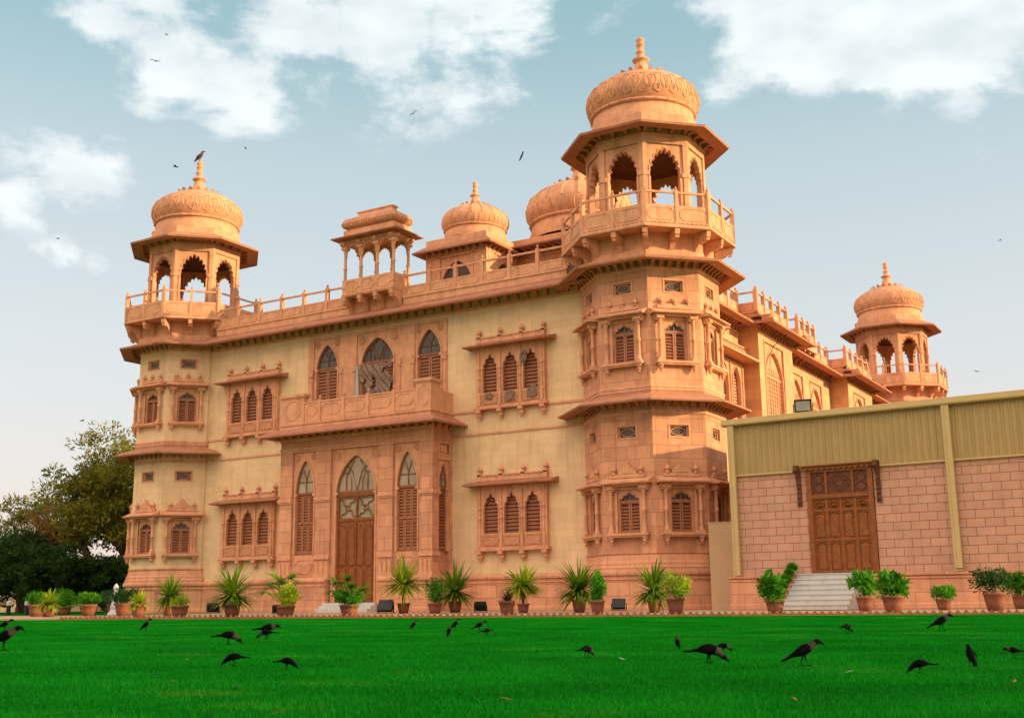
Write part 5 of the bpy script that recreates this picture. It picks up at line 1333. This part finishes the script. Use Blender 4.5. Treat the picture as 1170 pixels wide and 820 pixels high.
def crow(x, y, heading, pose, s, label, grey=True, name='crow'):
    key = (pose, grey)
    if key not in CM: o = crow_mesh(pose).build(name, [crowb, crowg if grey else crowb]); CM[key] = o
    else: o = CM[key].copy(); COL.objects.link(o)
    o.location = (x, y, ZL+.012); o.rotation_euler = (0,0,heading); o.scale = (s,s,s)
    tag(o, label, 'crow', 'crows on the lawn')
RGT = R(31); LFT = R(211)          # facing picture-right / picture-left
BR = [(2.32,-37.53,RGT,'walk',1.15,'black crow cut by the left picture edge, the lower one, head raised to the right'),
(-6.85,-30.98,RGT,'walk',1.0,'crow at the far left, standing behind the large lower one'),
(-3.4,-30.51,RGT,'stand',.85,'crow standing upright with its head up, left of the feeding pair'),
(3.58,-35.47,RGT+.1,'feed',.9,'crow feeding with its tail to the left, near the left third of the lawn'),
(2.6,-33.8,LFT,'feed',.75,'crow just behind and to the right of the feeding one, bending down'),
(1.86,-32.96,RGT,'level',1.0,'crow leaning right with long tail, left of centre on the lawn'),
(7.07,-38.95,LFT,'feed',.55,'small dark crow pecking towards the left, lower left of the lawn'),
(7.79,-39.15,RGT-.2,'feed',.48,'small dark crow pecking towards the right, lower left of the lawn'),
(1.77,-29.29,R(70),'stand',.62,'tiny crow alone, farthest back near the middle of the lawn'),
(4.61,-32.41,R(110),'stand',.55,'small crow at the left of the group of four in the middle'),
(2.56,-29.19,R(50),'stand',.7,'small upright crow second in the group of four in the middle'),
(3.31,-29.61,RGT,'walk',.7,'small walking crow third in the group of four in the middle'),
(4.94,-31.97,R(60),'level',.55,'small bending crow at the right of the group of four in the middle'),
(9.04,-36.9,R(80),'feed',.55,'small crow seen from behind, alone right of centre'),
(9.09,-35.13,R(130),'stand',.45,'small crow looking away, left of the pecking bird'),
(9.77,-35.69,RGT,'feed',.45,'small crow behind the long low pecking crow'),
(10.32,-37.42,RGT,'feed',.80,'long low crow pecking with its head down to the right'),
(11.06,-37.51,RGT,'walk',.78,'large grey-necked crow walking to the right with its beak pointing down'),
(9.33,-30.05,R(70),'feed',.7,'crow with a pale grey back bending down, near the annex steps'),
(10.26,-28.68,RGT,'walk',1.0,'slim grey-necked crow walking right in front of the annex'),
(11.95,-38.08,LFT,'feed',.48,'dark crow feeding towards the left at the lower right'),
(12.1,-37.24,R(120),'stand',.55,'dark crow seen from behind standing upright at the right'),
(12.19,-36.01,LFT,'level',.45,'crow cut by the right picture edge')]
for a in BR: crow(*a, grey=not ('dark' in a[5]))
def flyer(loc, heading, bank, s, label, mtl=crowb):
    m = MB(); m.smooth = True
    sp = [(-.26,0,.045,.008),(-.12,0,.03,.025),(0,0,.05,.05),(.1,0,.04,.04),(.17,.005,.026,.026),(.21,0,.01,.01),(.235,-.01,.001,.001)]
    vs = []; fs = []
    for i, (x_, z_, ry, rz) in enumerate(sp):
        for k in range(8): t = k*PI/4; vs.append((x_, ry*math.cos(t), z_+rz*math.sin(t)))
    for i in range(len(sp)-1):
        for k in range(8): l = (k+1) % 8; fs.append((i*8+k,i*8+l,(i+1)*8+l,(i+1)*8+k))
    m.add(vs, fs); m.smooth = False
    for q in (-1, 1):
        P = [(.10,q*.04,.02),(.14,q*.28,.10),(.06,q*.62,.06),(-.08,q*.60,.055),(-.06,q*.3,.09),(-.10,q*.04,.015)]
        V = P+[(a,b_,c-.012) for a, b_, c in P]; F = [(0,1,4,5),(1,2,3,4),(6,11,10,7),(7,10,9,8)]+[(i,(i+1) % 6,6+(i+1) % 6,6+i) for i in range(6)]
        m.add(V, F)
    o = m.build('flying_bird', mtl); o.location = loc; o.rotation_euler = (bank, 0, heading); o.scale = (s*.75,)*3
    tag(o, label, 'bird', 'birds in flight')
FL = [((-53.0,11.4,42.1),1.9,.3,1.0,'dark bird flying in front of the cloud above the left tower'),((-73.9,30.6,58.7),.4,.2,.8,'faint bird gliding near the top of the big left cloud'),((-41.6,3.8,28.4),.5,.15,.9,'bird gliding just left of the perched kite'),((-33.4,18.8,35.8),2.2,-.7,.8,'small dark bird in open sky between the two big clouds'),((-24.5,19.4,30.7),1.2,-.9,.8,'small dark bird in the sky left of the right tower dome'),((-61.2,13.3,14.6),.6,.3,1.0,'bird flying low at the left above the tree'),((-61.2,9.9,28.6),.9,.3,.9,'bird in front of the small left cloud'),((-.5,68.9,33.7),.6,.1,.8,'small far bird at the right edge of the sky'),((.9,38.4,15.7),.9,.3,.75,'small dark bird right of the rear domed tower'),((-68.2,36.9,47.0),.6,.1,.8,'tiny bird below the big left cloud')]
for a in FL: flyer(*a)
# kite perched on the left finial
m = crow_mesh('stand'); o = m.build('kite', [crown_, crown_]); o.location = (LT[0], LT[1], 26.68); o.scale = (2.6,)*3; o.rotation_euler = (0,0,R(20)); tag(o, 'brown kite perched on the finial of the left tower dome', 'kite')
# litter on the lawn
random.seed(5)
LT_ = [(8.2,-40.6,litter,'dry brown leaf'),(9.0,-40.9,litterw,'pale scrap'),(7.6,-40.2,litterw,'pale scrap'),(11.9,-40.4,litter,'dry brown leaf'),(10.7,-40.9,litter,'dry brown leaf'),(11.6,-38.4,litterw,'pale scrap'),(12.6,-38.9,litter,'dry brown leaf'),(9.6,-37.4,litterw,'pale scrap'),(6.2,-38.6,litterw,'pale scrap'),(12.9,-40.2,litter,'dry brown leaf'),(5.6,-37.9,litter,'dry brown leaf'),(10.2,-41.9,litter,'dry brown leaf')]
for i, (x, y, m_, nm) in enumerate(LT_):
    b = MB(); s = random.uniform(.015,.03); b.frame((x,y,ZL+.028), random.uniform(0,6))
    b.add([(-s,0,0),(0,-s*.5,.006),(s*1.2,0,.014),(0,s*.6,.004),(-s,0,-.002),(0,-s*.5,.004),(s*1.2,0,.012),(0,s*.6,.002)], [(0,1,2,3),(7,6,5,4)])
    o = b.build('fallen_leaf' if m_ is litter else 'paper_scrap', m_)
    tag(o, nm+' lying on the grass', 'leaf' if m_ is litter else 'litter', nm+'s on the lawn')

# ------------------------------------------------------------ grass blades near the viewpoint
N = 560000
cxy = np.array([13.57,-45.6]); fw = np.array([-0.515,0.857]); rt = np.array([0.857,0.515])
u = rng.random(N); dist = 2.9*(31/2.9)**(u**1.05)
lat = (rng.random(N)-.5)*2*(dist*.56+.9)
P = cxy+np.outer(dist, fw)+np.outer(lat, rt)
keep = P[:,1] < edge_y(P[:,0])-.12; P = P[keep]; dist = dist[keep]; N = len(P)
patch = np.sin(P[:,0]*2.1+P[:,1])*np.sin(P[:,1]*1.7-P[:,0]*.6)
h = (.009+.015*rng.random(N))*(1+.25*patch)*np.clip(1.25-dist/40, .5, 1); a = rng.random(N)*2*np.pi; wd = (.0009+.0006*rng.random(N))*(1+dist*.13)
h *= np.clip(1.55-dist/11, .85, 1.25); le = rng.normal(0,.011,(N,2))
co = np.empty((N,3,3)); dx = np.cos(a)*wd; dy = np.sin(a)*wd
co[:,0,0] = P[:,0]-dx; co[:,0,1] = P[:,1]-dy; co[:,0,2] = ZL-.002
co[:,1,0] = P[:,0]+dx; co[:,1,1] = P[:,1]+dy; co[:,1,2] = ZL-.002
co[:,2,0] = P[:,0]+le[:,0]; co[:,2,1] = P[:,1]+le[:,1]; co[:,2,2] = ZL+h
me = bpy.data.meshes.new('grass'); me.vertices.add(N*3); me.vertices.foreach_set('co', co.ravel()); me.loops.add(N*3); me.loops.foreach_set('vertex_index', np.arange(N*3, dtype=np.int32))
me.polygons.add(N); me.polygons.foreach_set('loop_start', np.arange(0, N*3, 3, dtype=np.int32)); me.polygons.foreach_set('loop_total', np.full(N, 3, dtype=np.int32)); me.update(calc_edges=True); me.materials.append(lf_grass)
o = bpy.data.objects.new('grass', me); COL.objects.link(o); o['kind'] = 'stuff'; o['label'] = 'short bright green lawn grass'; o['category'] = 'grass'
